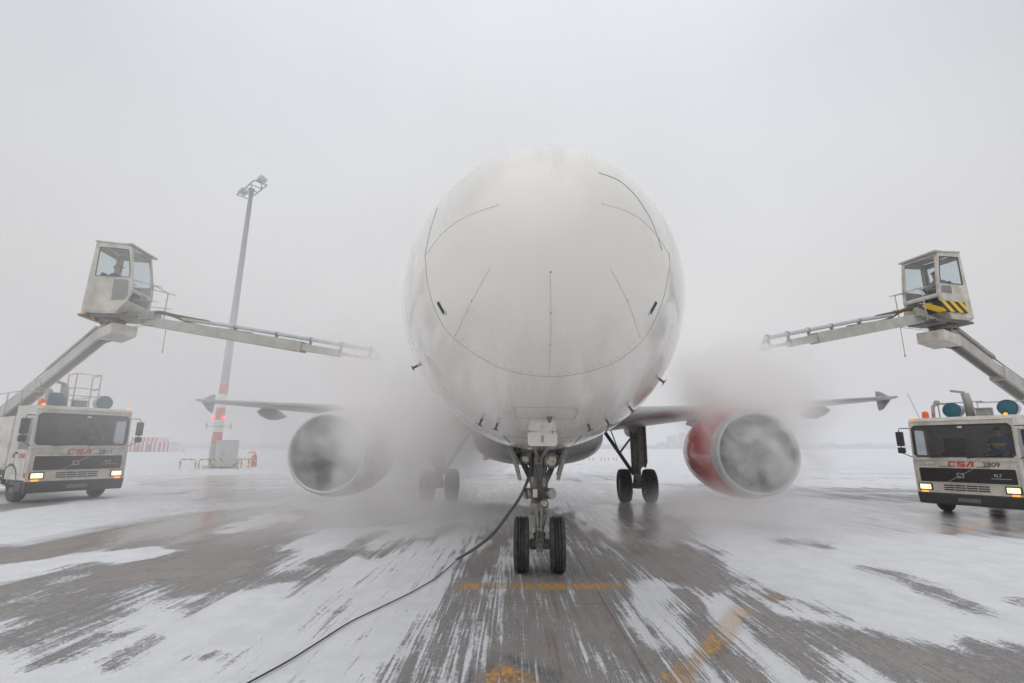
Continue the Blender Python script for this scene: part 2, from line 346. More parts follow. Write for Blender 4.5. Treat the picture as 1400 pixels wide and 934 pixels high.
paintp(snow, .22, .12, [(1280, 862), (1400, 882), (1500, 920), (1480, 930), (1380, 905), (1300, 885)])
paintp(snow, .5, .12, [(1180, 776), (1230, 780), (1300, 805), (1360, 832), (1380, 850), (1300, 830), (1240, 800)]); paintp(snow, .5, .1, [(1385, 815), (1440, 820), (1460, 840), (1400, 828)])
paintp(snow, .38, .08, [(1085, 812), (1100, 815), (1150, 842), (1140, 842)]); paintp(snow, .35, .1, [(1030, 800), (1060, 806), (1085, 830), (1060, 825)])
paintp(snow, .55, .15, [(1045, 735), (1120, 740), (1170, 748), (1090, 745)]); paintp(snow, .35, .15, [(1050, 698), (1200, 694), (1260, 700), (1100, 704)])
paintp(snow, .2, .3, [(1290, 700), (1420, 695), (1500, 740), (1400, 732), (1330, 725)]); paintp(wet, 1, .3, [(1250, 700), (1420, 695), (1500, 740), (1400, 735), (1260, 726)])
paintp(snow, .15, .2, [(-80, 700), (0, 690), (70, 682), (75, 690), (0, 700), (-60, 712)], .7)
# yellow markings
yel = np.zeros(PX.shape); blk = np.zeros(PX.shape)
for q in ([(622, 806), (626, 797), (858, 797), (862, 806)], [(665, 960), (655, 925), (688, 908), (733, 924), (745, 960)],
          [(1003, 826), (1028, 836), (1000, 878), (962, 905), (940, 960), (893, 960), (905, 922), (942, 898), (970, 866)],
          [(1040, 812), (1065, 812), (1075, 820), (1050, 820)], [(1286, 730), (1330, 716), (1360, 716), (1312, 730)]):
    d = sdist(q, True); yel = np.maximum(yel, np.clip(d/.06+.5, 0, 1))
for q in ([(630, 960), (625, 922), (690, 893), (760, 918), (775, 960)], [(1020, 840), (1045, 850), (1040, 870), (1010, 855)], [(970, 885), (998, 872), (1000, 890), (965, 905)]):
    d = sdist(q, True); blk = np.maximum(blk, np.clip(d/.1+.5, 0, 1))
k_ = np.clip((snow-.55)/.3, 0, 1); snow = snow+.24*k_*k_*(3-2*k_)*np.clip((np.hypot(PX-.3, 0)-1.0)/2, .25, 1)
nx, ny = len(GX), len(GY)
zz = np.zeros(PX.shape)
me = bpy.data.meshes.new('ground')
idx = np.arange(nx*ny).reshape(ny, nx)
quads = np.stack([idx[:-1, :-1], idx[:-1, 1:], idx[1:, 1:], idx[1:, :-1]], -1).reshape(-1, 4)
me.vertices.add(nx*ny); me.vertices.foreach_set('co', np.stack([PX, PY, zz], -1).ravel())
me.loops.add(quads.size); me.loops.foreach_set('vertex_index', quads.ravel()); me.polygons.add(len(quads))
me.polygons.foreach_set('loop_start', np.arange(len(quads))*4); me.polygons.foreach_set('loop_total', np.full(len(quads), 4)); me.update(calc_edges=True)
for nm, arr in (('snow', snow), ('wet', wet), ('yel', yel), ('blk', blk)):
    at_ = me.attributes.new(nm, 'FLOAT', 'POINT'); at_.data.foreach_set('value', arr.astype(np.float32))
def ground_mat():
    m = bpy.data.materials.new('snowy_apron'); m.use_nodes = True; N = m.node_tree.nodes; L = m.node_tree.links; b = N['Principled BSDF']
    tc = N.new('ShaderNodeTexCoord')
    def noise(scale, st, det=5, rough=.6, dist=0):
        mp = N.new('ShaderNodeMapping'); mp.inputs['Scale'].default_value = st; L.new(tc.outputs['Object'], mp.inputs[0])
        n = N.new('ShaderNodeTexNoise'); n.inputs['Scale'].default_value = scale; n.inputs['Detail'].default_value = det; n.inputs['Roughness'].default_value = rough; n.inputs['Distortion'].default_value = dist
        L.new(mp.outputs[0], n.inputs['Vector']); return n.outputs[0]
    def math_(op, a, b_=None, c_=None):
        n = N.new('ShaderNodeMath'); n.operation = op
        for i, q in enumerate((a, b_, c_)):
            if q is None: continue
            if isinstance(q, (int, float)): n.inputs[i].default_value = q
            else: L.new(q, n.inputs[i])
        return n.outputs[0]
    def smooth(x, a, b_):
        n = N.new('ShaderNodeMapRange'); n.interpolation_type = 'SMOOTHSTEP'; n.inputs[1].default_value = a; n.inputs[2].default_value = b_; L.new(x, n.inputs[0]); return n.outputs[0]
    def mix(f, a, b_):
        n = N.new('ShaderNodeMixRGB')
        for i, q in enumerate((f, a, b_)):
            if isinstance(q, (tuple,)): n.inputs[i].default_value = (*q, 1)
            elif isinstance(q, (int, float)): n.inputs[i].default_value = q
            else: L.new(q, n.inputs[i])
        return n.outputs[0]
    def attr(n_): a = N.new('ShaderNodeAttribute'); a.attribute_name = n_; return a.outputs['Fac']
    s = attr('snow'); wt = attr('wet');  ye = attr('yel'); bl = attr('blk')
    # distance measure
    sp = N.new('ShaderNodeSeparateXYZ'); L.new(tc.outputs['Object'], sp.inputs[0])
    far = smooth(sp.outputs['Y'], 14, 30)
    drift = noise(1.0, (1.3, .16, 1), 6, .62, .6); streak = noise(1.0, (11, .45, 1), 5, .6); grain = noise(24, (1, .7, 1), 4, .75); fine = noise(90, (1, .8, 1), 3, .7); streak2 = noise(1.0, (42, .7, 1), 4, .6); lump = noise(2.2, (1, .8, 1), 6, .7)
    fars = noise(1.0, (.05, .55, 1), 5, .65, .4)
    ctr = math_('SUBTRACT', 1, smooth(math_('ABSOLUTE', math_('SUBTRACT', sp.outputs['X'], .3)), 1.2, 4.0))
    st2 = math_('MULTIPLY', math_('SUBTRACT', streak, .5), math_('SUBTRACT', math_('ADD', 1.0, math_('MULTIPLY', ctr, .75)), math_('MULTIPLY', far, .55)))
    c1 = math_('ADD', s, math_('MULTIPLY', math_('SUBTRACT', drift, .5), 1.1))
    c1 = math_('ADD', c1, st2)
    nearf = math_('SUBTRACT', 1, far)
    c1 = math_('ADD', c1, math_('MULTIPLY', math_('MULTIPLY', math_('SUBTRACT', fine, .5), .9), nearf))
    c1 = math_('ADD', c1, math_('MULTIPLY', math_('MULTIPLY', math_('SUBTRACT', streak2, .5), math_('ADD', .35, math_('MULTIPLY', ctr, 1.1))), nearf))
    c1 = math_('ADD', c1, math_('MULTIPLY', math_('SUBTRACT', grain, .5), 1.0))
    c1 = math_('ADD', c1, math_('MULTIPLY', math_('SUBTRACT', lump, .5), 1.1))
    c1 = math_('ADD', c1, math_('MULTIPLY', math_('MULTIPLY', math_('SUBTRACT', fars, .52), 1.7), far))
    hard = smooth(c1, .27, .66); wide = smooth(c1, -.25, .75)
    mask = math_('ADD', math_('MULTIPLY', hard, .58), math_('MULTIPLY', wide, .42))
    wt = smooth(math_('ADD', wt, math_('MULTIPLY', math_('SUBTRACT', drift, .5), 1.3)), .25, .8)
    # bare slab colour
    slabn = noise(.5, (1, 1, 1), 6, .7); gr2 = noise(40, (1, 1, 1), 3, .8)
    bare = mix(smooth(slabn, .35, .65), (.15, .118, .098), (.24, .198, .167)); bare = mix(math_('MULTIPLY', math_('MULTIPLY', smooth(fine, .5, .66), nearf), .4), bare, (.6, .6, .62)); bare = mix(math_('MULTIPLY', smooth(gr2, .55, .75), .35), bare, (.3, .29, .28))
    def joint(o_, off, per):
        fr = math_('FRACT', math_('DIVIDE', math_('ADD', o_, off+500*per), per)); return math_('LESS_THAN', math_('ABSOLUTE', math_('SUBTRACT', fr, .5)), .003)
    jn = math_('MAXIMUM', joint(sp.outputs['X'], 1.4, 5), joint(sp.outputs['Y'], 1.05, 5))
    bare = mix(math_('MULTIPLY', jn, .7), bare, (.05, .048, .045))
    bare = mix(math_('MULTIPLY', bl, smooth(lump, .3, .5)), bare, (.03, .03, .035)); wear = smooth(grain, .38, .6)
    bare = mix(math_('MULTIPLY', ye, math_('SUBTRACT', 1, math_('MULTIPLY', wear, .75))), bare, (.75, .36, .03))
    snowc = mix(smooth(lump, .35, .7), (.80, .81, .835), (.70, .71, .74))
    slush = (.40, .40, .415)
    sc = mix(math_('MULTIPLY', wt, .55), snowc, slush)
    mask_y = math_('MULTIPLY', mask, math_('SUBTRACT', 1, math_('MULTIPLY', ye, .45)))
    col = mix(mask_y, bare, sc); L.new(col, b.inputs['Base Color'])
    rb = math_('ADD', .36, math_('MULTIPLY', slabn, .2)); rb = math_('SUBTRACT', rb, math_('MULTIPLY', wt, .34))
    rs = math_('SUBTRACT', .8, math_('MULTIPLY', wt, .62))
    rmix = N.new('ShaderNodeMix'); rmix.data_type = 'FLOAT'; L.new(mask, rmix.inputs[0]); L.new(rb, rmix.inputs[2]); L.new(rs, rmix.inputs[3]); L.new(rmix.outputs[0], b.inputs['Roughness'])
    h = math_('ADD', math_('MULTIPLY', hard, .6), math_('ADD', math_('MULTIPLY', math_('MULTIPLY', math_('ADD', grain, math_('MULTIPLY', fine, .5)), .35), mask), math_('MULTIPLY', lump, .25)))
    bp = N.new('ShaderNodeBump'); bp.inputs['Distance'].default_value = .035; L.new(math_('SUBTRACT', .85, math_('MULTIPLY', wt, .65)), bp.inputs['Strength']); L.new(h, bp.inputs['Height']); L.new(bp.outputs[0], b.inputs['Normal'])
    return m
me.materials.append(ground_mat())
go = bpy.data.objects.new('ground', me); COL.objects.link(go); tag(go, kind='structure')

# ------------------------------------------------------------------ far background
def skyline():
    mb = MB()
    def band(Y, x0, x1, dx, h0, h1):
        x = x0; tops = []
        while x < x1: tops.append((x, h0+(h1-h0)*(.5*random.random()+.5*abs(math.sin(x*.004+Y))))); x += dx*random.uniform(.6, 1.4)
        for k in range(len(tops)-1):
            (a, ha), (b, hb) = tops[k], tops[k+1]
            mb.add([(a, Y, 0), (b, Y, 0), (b, Y, hb), (a, Y, ha), (a, Y+25, 0), (b, Y+25, 0), (b, Y+25, hb*.9), (a, Y+25, ha*.9)], [(0, 1, 2, 3), (3, 2, 6, 7), (5, 4, 7, 6)])
    band(1500, -1400, 2200, 9, 7, 15); band(2300, -2500, 3200, 16, 10, 34)
    o = mb.build('far_treeline', 'fartree'); tag(o, 'dark far-off treeline fading into the haze along the horizon', 'treeline', kind='stuff')
skyline()
bl = [(920, 12, 17), (934, 7, 21), (905, 10, 8), (985, 14, 9), (1003, 6, 11), (1135, 8, 8), (1185, 14, 7)]
desc = ['wide tower block', 'slim tall tower block', 'low block beside the towers', 'broad hazy block between gear leg and engine', 'narrow hazy block close to the engine', 'small hall right of the engine', 'low hall near the right truck']
for (px, wp, hp), dd in zip(bl, desc):
    Y = 1350; g = at(px, 613, Y); wd = wp*Y/CF; hh = hp*Y/CF
    mb = MB().box((0, 0, hh/2), (wd, 20, hh)).box((wd*.1, 0, hh+1.5), (wd*.4, 8, 3))
    o = mb.build('far_building', 'far'); o.location = (g.x, Y, 0); tag(o, f'distant {dd} on the horizon haze', 'building', 'far-off buildings on the horizon')

# striped sheds
sh = empty('striped_building', (at(203, 618, 258).x, 258, 0))
MB().box((-3, 0, 2.6), (20, 8, 5.2)).build('wall', 'shed', sh); MB().box((9.8, .3, 2.5), (6.4, 7, 5)).build('annex', 'shed', sh)
MB().box((0, .1, 6.2), (14, 7, 2.0)).build('upper_storey', 'shed', sh)
for x in (-11, -2.6, 3.2): MB().box((x, -4.1, 1.7), (2.1, .3, 2.8)).prism([(x-1.05, -4.25, 3.1), (x+1.05, -4.25, 3.1), (x+.6, -4.25, 3.9), (x-.6, -4.25, 3.9)], (0, .3, 0)).build('doorway', 'far', sh)
tag(sh, 'red and white striped low building beyond the left truck', 'building')
# red/white barriers
for k, px in enumerate(range(664, 720, 7)):
    g = gnd(px, 629.5); r_ = k % 2
    mb = MB().box((0, 0, .12), (.75, .45, .24)).box((0, 0, .47), (.75, .28, .46), taper=.8)
    o = mb.build('road_barrier', 'mastred' if r_ == 0 else 'mastwhite'); o.location = (g.x, g.y, 0); o.rotation_euler = (0, 0, random.uniform(-.2, .2))
    tag(o, 'plastic barrier in the red and white row seen below the belly', 'barrier', 'red and white barriers in a row')
for k, px in enumerate((798, 806, 811, 822, 827, 832, 839, 843)):
    g = gnd(px, 629.5)
    o = MB().lathe([(0, .22), (.04, .2), (.05, .13), (.55, .03), (.6, .03)], (0, 0, 0), (0, 0, 1), 10).build('traffic_cone', 'yellow'); o.location = (g.x, g.y, 0); o.scale = (.8, .8, .8)
    tag(o, 'small yellow cone in the row seen beside the main gear', 'cone', 'yellow cones in a row')
# low carts far under the belly
ct = empty('baggage_cart', (gnd(775, 628).x, gnd(775, 628).y, 0))
MB().box((0, 0, .5), (4.5, 1.4, .12)).box((-2.2, 0, 1), (.08, 1.4, 1)).box((2.2, 0, 1), (.08, 1.4, 1)).build('bed', 'mast', ct)
for x in (-1.6, 1.6): MB().lathe([(-.5, .25), (.5, .25), (.5, 0)], (x, 0, .25), (0, 1, 0), 12).build('wheel', 'rubber', ct)
tag(ct, 'grey flat cart far behind the nose gear', 'cart')
for px, py, lab, c_ in ((344, 620, 'low orange snow marker far behind the hoops', 'orange'), (520 - 270, 617, 'low red marker far off on the snow', 'mastred')):
    g = gnd(px, py); o = MB().prism([(-1.6, 0, 0), (1.6, 0, 0), (1.2, 0, .9), (-1.2, 0, .9)], (0, 1, 0)).build('apron_marker', c_); o.location = (g.x, g.y, 0); o.scale = (.8, .8, .8); tag(o, lab, 'marker')

# ------------------------------------------------------------------ light mast
mp_ = gnd(291, 640); mast = empty('light_mast', (mp_.x, mp_.y, 0))
mast.rotation_euler = (0, R(1.1), 0)
def zof(py): return at(295, py, mp_.y).z
H = zof(262)
lv = [(0, 'mast'), (zof(607), 'mastred'), (zof(591), 'mastwhite'), (zof(574), 'mastred'), (zof(558), 'mastwhite'), (zof(539), 'mastred'), (zof(526), 'mast'), (H, None)]
rad = lambda z: .45-.25*z/H
for k in range(len(lv)-1):
    z0, c_ = lv[k]; z1 = lv[k+1][0]
    nm = 'pole' if k in (0, 6) else 'painted_band'
    MB().lathe([(z0, rad(z0)), (z1, rad(z1))], (0, 0, 0), (0, 0, 1), 20).build(nm, c_, mast)
zr = zof(583); mb = MB()
for s in (-1, 1):
    mb.bar((s*.4, 0, zr), (s*1.15, 0, zr), .06, .06).bar((s*1.15, 0, zr-.25), (s*1.15, 0, zr+.3), .1, .1)
mb.lathe([(-.05, .46), (.05, .46)], (0, 0, zr), (0, 0, 1), 20); mb.build('bracket_ring', 'mast', mast)
zl = zof(571)
for s in (-1, 1): MB().sphere((s*.48, -.2, zl), .15).build('warning_lamp', 'redlamp', mast)
MB().box((0, 0, .1), (1.3, 1.3, .2)).build('footing', 'cabinet', mast)
rz = Matrix.Rotation(R(-42), 3, 'Z'); hb = MB()
def hp(x, y, z): return rz @ (Vector((x, y, z))*1.15) + Vector((0, 0, H))
for y in (-.55, .55): hb.tube([hp(-2, y, .15), hp(2, y, .15)], .06)
for x in (-2, -1, 0, 1, 2): hb.tube([hp(x, -.55, .15), hp(x, .55, .15)], .05)
hb.lathe([(-.3, .22), (.3, .3)], (0, 0, H), (0, 0, 1), 12).build('head_frame', 'mast', mast)
for x in (-2.2, 2.2):
    fl = MB().box(hp(x, 0, .75 if x < 0 else .35), (.9, .75, .4), rot=rz @ Matrix.Rotation(R(-18), 3, 'X')).tube([hp(x*.95, 0, .15), hp(x*.95, 0, .6)], .05).build('floodlight', 'lampcase', mast, bevel=.05)
for x in (-1.7, .9): MB().tube([hp(x, .5, .1), hp(x, .5, 1.5)], .05).build('lightning_rod', 'red_rail', mast)
tag(mast, 'tall tapered lighting mast with red and white bands near its foot', 'light mast')
g = gnd(309, 640); cb = empty('electrical_cabinet', (g.x, g.y-.2, 0))
MB().box((0, 0, 1.28), (1.55, 1.1, 2.35)).build('body', 'cabinet', cb, bevel=.03); MB().box((0, 0, .06), (1.7, 1.2, .12)).build('plinth', 'bumper', cb)
for x in (-.38, .38): d_ = MB().box((x, -.56, 1.28), (.72, .03, 2.15)).build('door', 'cabinet', cb, bevel=.01); MB().box((x-.27*(1 if x > 0 else -1), -.59, 1.25), (.05, .04, .3)).build('handle', 'black', d_)
MB().box((0, 0, 2.5), (1.65, 1.2, .08)).build('top', 'mast', cb); tag(cb, 'grey metal electrical cabinet standing against the light mast', 'cabinet')
g = gnd(281, 636); yb = empty('call_box', (g.x, g.y+1, 0)); MB().box((0, 0, 1.1), (.55, .4, 1.7)).build('body', 'yellow', yb, bevel=.04); MB().box((0, 0, .12), (.3, .3, .24)).build('base', 'gear_dark', yb); MB().box((0, -.215, 1.3), (.35, .03, .6)).build('door', 'yellow', yb); tag(yb, 'yellow upright box just left of the light mast', 'box')
g = gnd(321, 639); rb_ = MB().lathe([(0, .28), (1.05, .26), (1.15, .1), (1.3, .08), (1.3, 0)], (0, 0, 0), (0, 0, 1), 12).build('fire_hydrant', 'mastred'); rb_.location = (g.x+.8, g.y+2, 0); tag(rb_, 'stubby red post standing right of the grey cabinet', 'post')
hl = [(256, 641, 20, 0, 'yellow and black hoop farthest left, standing clear of the mast'), (279, 641, 14, .9, 'yellow and black hoop left of the mast foot'), (296, 641, 12, 1.0, 'yellow and black hoop in front of the mast foot'),
      (322, 641, 14, -.7, 'yellow and black hoop just right of the cabinet'), (331, 640, 15, .3, 'yellow and black hoop second from the right'), (338, 640, 19, -.15, 'yellow and black hoop farthest right')]
for px, py, wp, rzz, lab in hl:
    g = gnd(px, py); wd = wp*47/CF; hh = .82
    pts = [(-wd/2, 0, 0), (-wd/2, 0, hh-.15), (-wd/2+.05, 0, hh-.05), (-wd/2+.15, 0, hh), (wd/2-.15, 0, hh), (wd/2-.05, 0, hh-.05), (wd/2, 0, hh-.15), (wd/2, 0, 0)]
    o = MB().tube(pts, .06).build('guard_hoop', 'hoop'); o.location = (g.x, g.y, 0); o.rotation_euler = (0, 0, rzz); tag(o, lab, 'guard hoop', 'crash hoops round the light mast')

# ------------------------------------------------------------------ airliner
AX, AY = .449, 8.0; AZ = -math.atan(.0435)
air = empty('airliner', (AX, AY, 0), AZ); AM = ROOTM['airliner']; AI = AM.inverted()
S0 = 5.12
ST = np.array([[0, 3.2, 3.2, 0], [.012, 3.315, 3.09, .11], [.05, 3.44, 2.985, .219], [.2, 3.72, 2.779, .441], [.5, 4.03, 2.551, .734], [1, 4.33, 2.31, 1.04], [1.5, 4.57, 2.132, 1.265], [2, 4.83, 2.011, 1.435], [2.5, 5.14, 1.92, 1.58],
               [3, 5.44, 1.84, 1.709], [4, 5.78, 1.785, 1.867], [5, 5.92, 1.765, 1.952], [6.5, 5.957, 1.771, 1.977], [20, 5.957, 1.79, 1.977], [24, 5.95, 2.1, 1.95], [28, 5.93, 2.9, 1.6], [32, 5.85, 4.0, .9], [34, 5.6, 4.9, .35]])
from bisect import bisect
SQ = np.sqrt(ST[:, 0])
def spl(q, k):
    # Catmull-Rom in sqrt(s)
    x = SQ; y = ST[:, k]; i = min(max(bisect(list(x), q)-1, 0), len(x)-2)
    h = x[i+1]-x[i]; t = (q-x[i])/h
    def m(j):
        if j == 0: return (y[1]-y[0])/(x[1]-x[0])
        if j == len(x)-1: return 0
        return (y[j+1]-y[j-1])/(x[j+1]-x[j-1])
    return (2*t**3-3*t**2+1)*y[i]+(t**3-2*t**2+t)*h*m(i)+(-2*t**3+3*t**2)*y[i+1]+(t**3-t**2)*h*m(i+1)
def fsec(s_): q = math.sqrt(max(s_, 0)); return spl(q, 1), spl(q, 2), spl(q, 3)
def fpt(s_, th):
    t, b, w_ = fsec(s_); return Vector((w_*math.cos(th), s_-S0, (t+b)/2+(t-b)/2*math.sin(th)))
mb = MB(); ss = [(k/70)**2*34*1.0 for k in range(0, 71)]
ss = sorted(set([round((math.sqrt(34)*k/110)**2, 5) for k in range(111)])); n = 96
vs = [fpt(s_, 2*PI*k/n) for s_ in ss for k in range(n)]; fs = [(i*n+k, i*n+(k+1) % n, (i+1)*n+(k+1) % n, (i+1)*n+k) for i in range(len(ss)-1) for k in range(n)]
mb.add(vs, fs, True); mb.f.append([(len(ss)-1)*n+k for k in range(n)]); mb.sm.append(False); mb.mi.append(0)
mb.build('fuselage', 'white', air)
def f_in(p):
    s_ = p.y+S0
    if s_ <= 0 or s_ > 34: return 1
    t, b, w_ = fsec(s_); zc = (t+b)/2; hh = (t-b)/2
    if w_ < 1e-4: return 1
    return (p.x/w_)**2+((p.z-zc)/hh)**2-1
def surf(px, py, lift=.003):
    o = AI @ Vector((0, 0, CH)); d = (AI.to_3x3() @ ray(px, py)).normalized(); t = 1.5; st = .02
    while t < 14 and f_in(o+d*t) > 0: t += st
    if t >= 14: return None
    a, b = t-st, t
    for _ in range(24):
        m_ = (a+b)/2
        if f_in(o+d*m_) > 0: a = m_
        else: b = m_
    p = o+d*b; e = .004
    g = Vector([f_in(p+Vector(q))-f_in(p-Vector(q)) for q in ((e, 0, 0), (0, e, 0), (0, 0, e))]).normalized()
    return p+g*lift, g
def surf_line(pts, r, name, m_, step=6, dash=None):
    P = []
    for (x0, y0), (x1, y1) in zip(pts, pts[1:]):
        k = max(2, int(math.hypot(x1-x0, y1-y0)/step))
        for j in range(k): q = surf(x0+(x1-x0)*j/k, y0+(y1-y0)*j/k, 0); P.append(q and q[0])
    q = surf(*pts[-1], 0); P.append(q and q[0]); P = [p for p in P if p is not None]
    if len(P) < 2: print('no surf', name, pts); return
    return MB().tube(P, r, 6).build(name, m_, air)
def arc(pts, n=10):   # smooth polyline through points
    P = [Vector((*p, 0)) for p in pts]; P = [2*P[0]-P[1]]+P+[2*P[-1]-P[-2]]; o_ = []
    for i in range(1, len(P)-2):
        for k in range(n):
            t = k/n; a, b, c_, d = P[i-1], P[i], P[i+1], P[i+2]
            q = .5*((2*b)+(c_-a)*t+(2*a-5*b+4*c_-d)*t*t+(3*b-a-3*c_+d)*t**3); o_.append((q.x, q.y))
    o_.append(pts[-1]); return o_
surf_line(arc([(581, 350), (586, 395), (600, 435), (620, 462), (660, 491), (700, 508), (752, 515), (800, 509), (845, 493), (880, 463), (903, 420), (915, 370), (915, 345)]), .0022, 'radome_seam', 'darkgap')
surf_line(arc([(581, 349), (589, 312), (598, 284)]), .0028, 'cockpit_seam', 'darkgap'); surf_line(arc([(818, 236), (846, 247), (870, 269), (891, 303), (905, 342)]), .003, 'cockpit_seam', 'darkgap')
for pts in ([(670, 366), (645, 412), (622, 460)], [(752, 372), (753, 440), (751, 504)], [(834, 366), (858, 412), (875, 460)], [(682, 280), (640, 295), (606, 318), (582, 349)], [(822, 278), (862, 291), (892, 315), (915, 348)]):
    surf_line(arc(pts), .0026, 'lightning_strip', 'strip')
# rivets along radome edge
for q in arc([(622, 462), (660, 491), (700, 508), (752, 515), (800, 509), (845, 493), (875, 465)], 8)[::2]:
    r_ = surf(q[0], q[1]-4, 0)
    if r_: MB().sphere(r_[0], .0045, 6, 4).build('radome_fastener', 'darkgap', air)
for c_ in ((753, 372), (753, 428), (752, 471), (645, 411), (858, 411)):
    r_ = surf(*c_, 0); MB().sphere(r_[0], .0055, 8, 5).build('strip_fastener', 'gear_dark', air)
def patch(px, py, w_, h_, name, m_, tilt=0, lift=.004):
    r_ = surf(px, py, lift)
    if not r_: print('nopatch', px, py); return
    p, g = r_; z = Vector((0, 0, 1)); z = (z-g*z.dot(g)).normalized(); x = z.cross(g)
    z2 = z*math.cos(tilt)+x*math.sin(tilt); x2 = z2.cross(g)
    o = MB().prism([p+x2*a*w_/2+z2*b*h_/2-g*.01 for a, b in ((-1, -1), (1, -1), (1, 1), (-1, 1))], g*.012).build(name, m_, air); return o
patch(603, 421, .032, .1, 'sensor_port', 'black', -.25); patch(893, 421, .032, .1, 'sensor_port', 'black', .25)
patch(609, 428, .03, .03, 'port_lamp', 'chrome'); patch(888, 428, .03, .03, 'port_lamp', 'chrome')
def probe(px, py, dx, dy, L_):
    r_ = surf(px, py, 0)
    if not r_: print('noprobe', px, py); return
    p, g = r_
    q = p+g*.065+Vector((0, .01, 0)); f_ = Vector((0, -1, 0)); f_ = (f_-g*f_.dot(g)*.7).normalized()
    side = g.cross(Vector((0, 1, 0))).normalized()
    MB().bar(p-g*.02, q, .008, .026).tube([q+f_*-.03, q+f_*L_*.7], [.008, .005]).bar(q+side*.035, q-side*.035, .012, .01).build('air_probe', 'gear_dark', air)
for q in ((571, 500, 1, 0, .1), (901, 518, 1, 0, .12), (860, 556, 1, 0, .1), (659, 573, 0, 0, .12), (680, 579, 0, 0, .1), (804, 580, 0, 0, .1), (829, 574, 0, 0, .12)): probe(*q)
r_ = surf(751, 572, 0); MB().prism([r_[0]+Vector(v) for v in ((-.03, 0, .02), (.03, 0, .02), (.012, 0, -.04), (-.012, 0, -.04))], Vector((0, -.05, 0))).build('drain_mast', 'gear_dark', air)
surf_line([(703, 557), (712, 557), (785, 558), (790, 560), (785, 573), (706, 572), (703, 557)], .0022, 'access_seam', 'darkgap'); surf_line([(688, 595), (700, 609)], .005, 'bay_edge', 'gear_dark'); surf_line([(688, 595), (723, 600)], .003, 'bay_edge', 'darkgap'); surf_line([(796, 595), (782, 610)], .005, 'bay_edge', 'gear_dark'); surf_line([(796, 595), (762, 600)], .003, 'bay_edge', 'darkgap')
# cockpit windows (seen only from higher up) and cabin windows, doors
for th0, th1, s_a, s_b in ((95, 122, 2.02, 2.6), (124, 148, 2.1, 2.75), (150, 162, 2.5, 3.2)):
    for sgn in (1, -1):
        P = []
        for (a, s_) in ((th0, s_a), (th1, s_a+.05), (th1, s_b), (th0, s_b)):
            aa = R(a) if sgn == 1 else PI-R(a); P.append((aa, s_))
        vs = []; nu = 5
        for i in range(nu+1):
            for j in range(nu+1):
                u, v = i/nu, j/nu
                aa = P[0][0]*(1-u)*(1-v)+P[1][0]*u*(1-v)+P[2][0]*u*v+P[3][0]*(1-u)*v; s_ = P[0][1]*(1-u)*(1-v)+P[1][1]*u*(1-v)+P[2][1]*u*v+P[3][1]*(1-u)*v
                c0 = fpt(s_, aa); t, b, w_ = fsec(s_); cen = Vector((0, s_-S0+.3, (t+b)/2)); vs.append(c0+(c0-cen).normalized()*.006)
        fs = [(i*(nu+1)+j, (i+1)*(nu+1)+j, (i+1)*(nu+1)+j+1, i*(nu+1)+j+1) for i in range(nu) for j in range(nu)]
        MB().add(vs, fs, True).build('cockpit_window', 'black', air)
for sgn in (1, -1):
    for k in range(34):
        s_ = 7.4+k*.62; t, b, w_ = fsec(s_); z = 4.35; th = math.asin((z-(t+b)/2)/((t-b)/2)); x = sgn*w_*math.cos(th)
        MB().box((x, s_-S0, z), (.02, .24, .34)).build('cabin_window', 'black', air, bevel=.05)
    s_ = 5.6; xs = []
    P = []
    for z, y in ((3.4, 5.2), (3.4, 6.0), (5.1, 6.0), (5.1, 5.2), (3.4, 5.2)):
        t, b, w_ = fsec(y); x = sgn*w_*math.sqrt(max(0, 1-((z-(t+b)/2)/((t-b)/2))**2)); P.append((x, y-S0, z))
    Q = []
    for a, b in zip(P, P[1:]):
        for k in range(8):
            u = k/8; y = a[1]+(b[1]-a[1])*u; z = a[2]+(b[2]-a[2])*u; t, bb, w_ = fsec(y+S0); Q.append((sgn*w_*math.sqrt(max(0, 1-((z-(t+bb)/2)/((t-bb)/2))**2)), y, z))
    MB().tube(Q+[Q[0]], .008, 6).build('door_seam', 'red_rail', air)
    t, b, w_ = fsec(5.6); z = 4.5; x = sgn*w_*math.sqrt(1-((z-(t+b)/2)/((t-b)/2))**2); MB().box((x, 5.6-S0, z), (.03, .2, .3)).build('door_window', 'black', air, bevel=.03)
# belly fairing
mb = MB(); n = 40; prof = [(4.6, .1, .05), (5.4, 1.1, .32), (6.6, 1.75, .52), (8, 2.05, .62), (12, 2.1, .62), (14, 1.7, .45), (15.5, .6, .1)]
vs = []
for y, hw_, dz in prof:
    for k in range(n):
        th = 2*PI*k/n; vs.append((hw_*math.copysign(abs(math.cos(th))**.8, math.cos(th)), y, 2.25+(dz+.35)*math.copysign(abs(math.sin(th))**.8, math.sin(th))))
fs = [(i*n+k, i*n+(k+1) % n, (i+1)*n+(k+1) % n, (i+1)*n+k) for i in range(len(prof)-1) for k in range(n)]
mb.add(vs, fs, True).build('belly_fairing', 'wing', air)
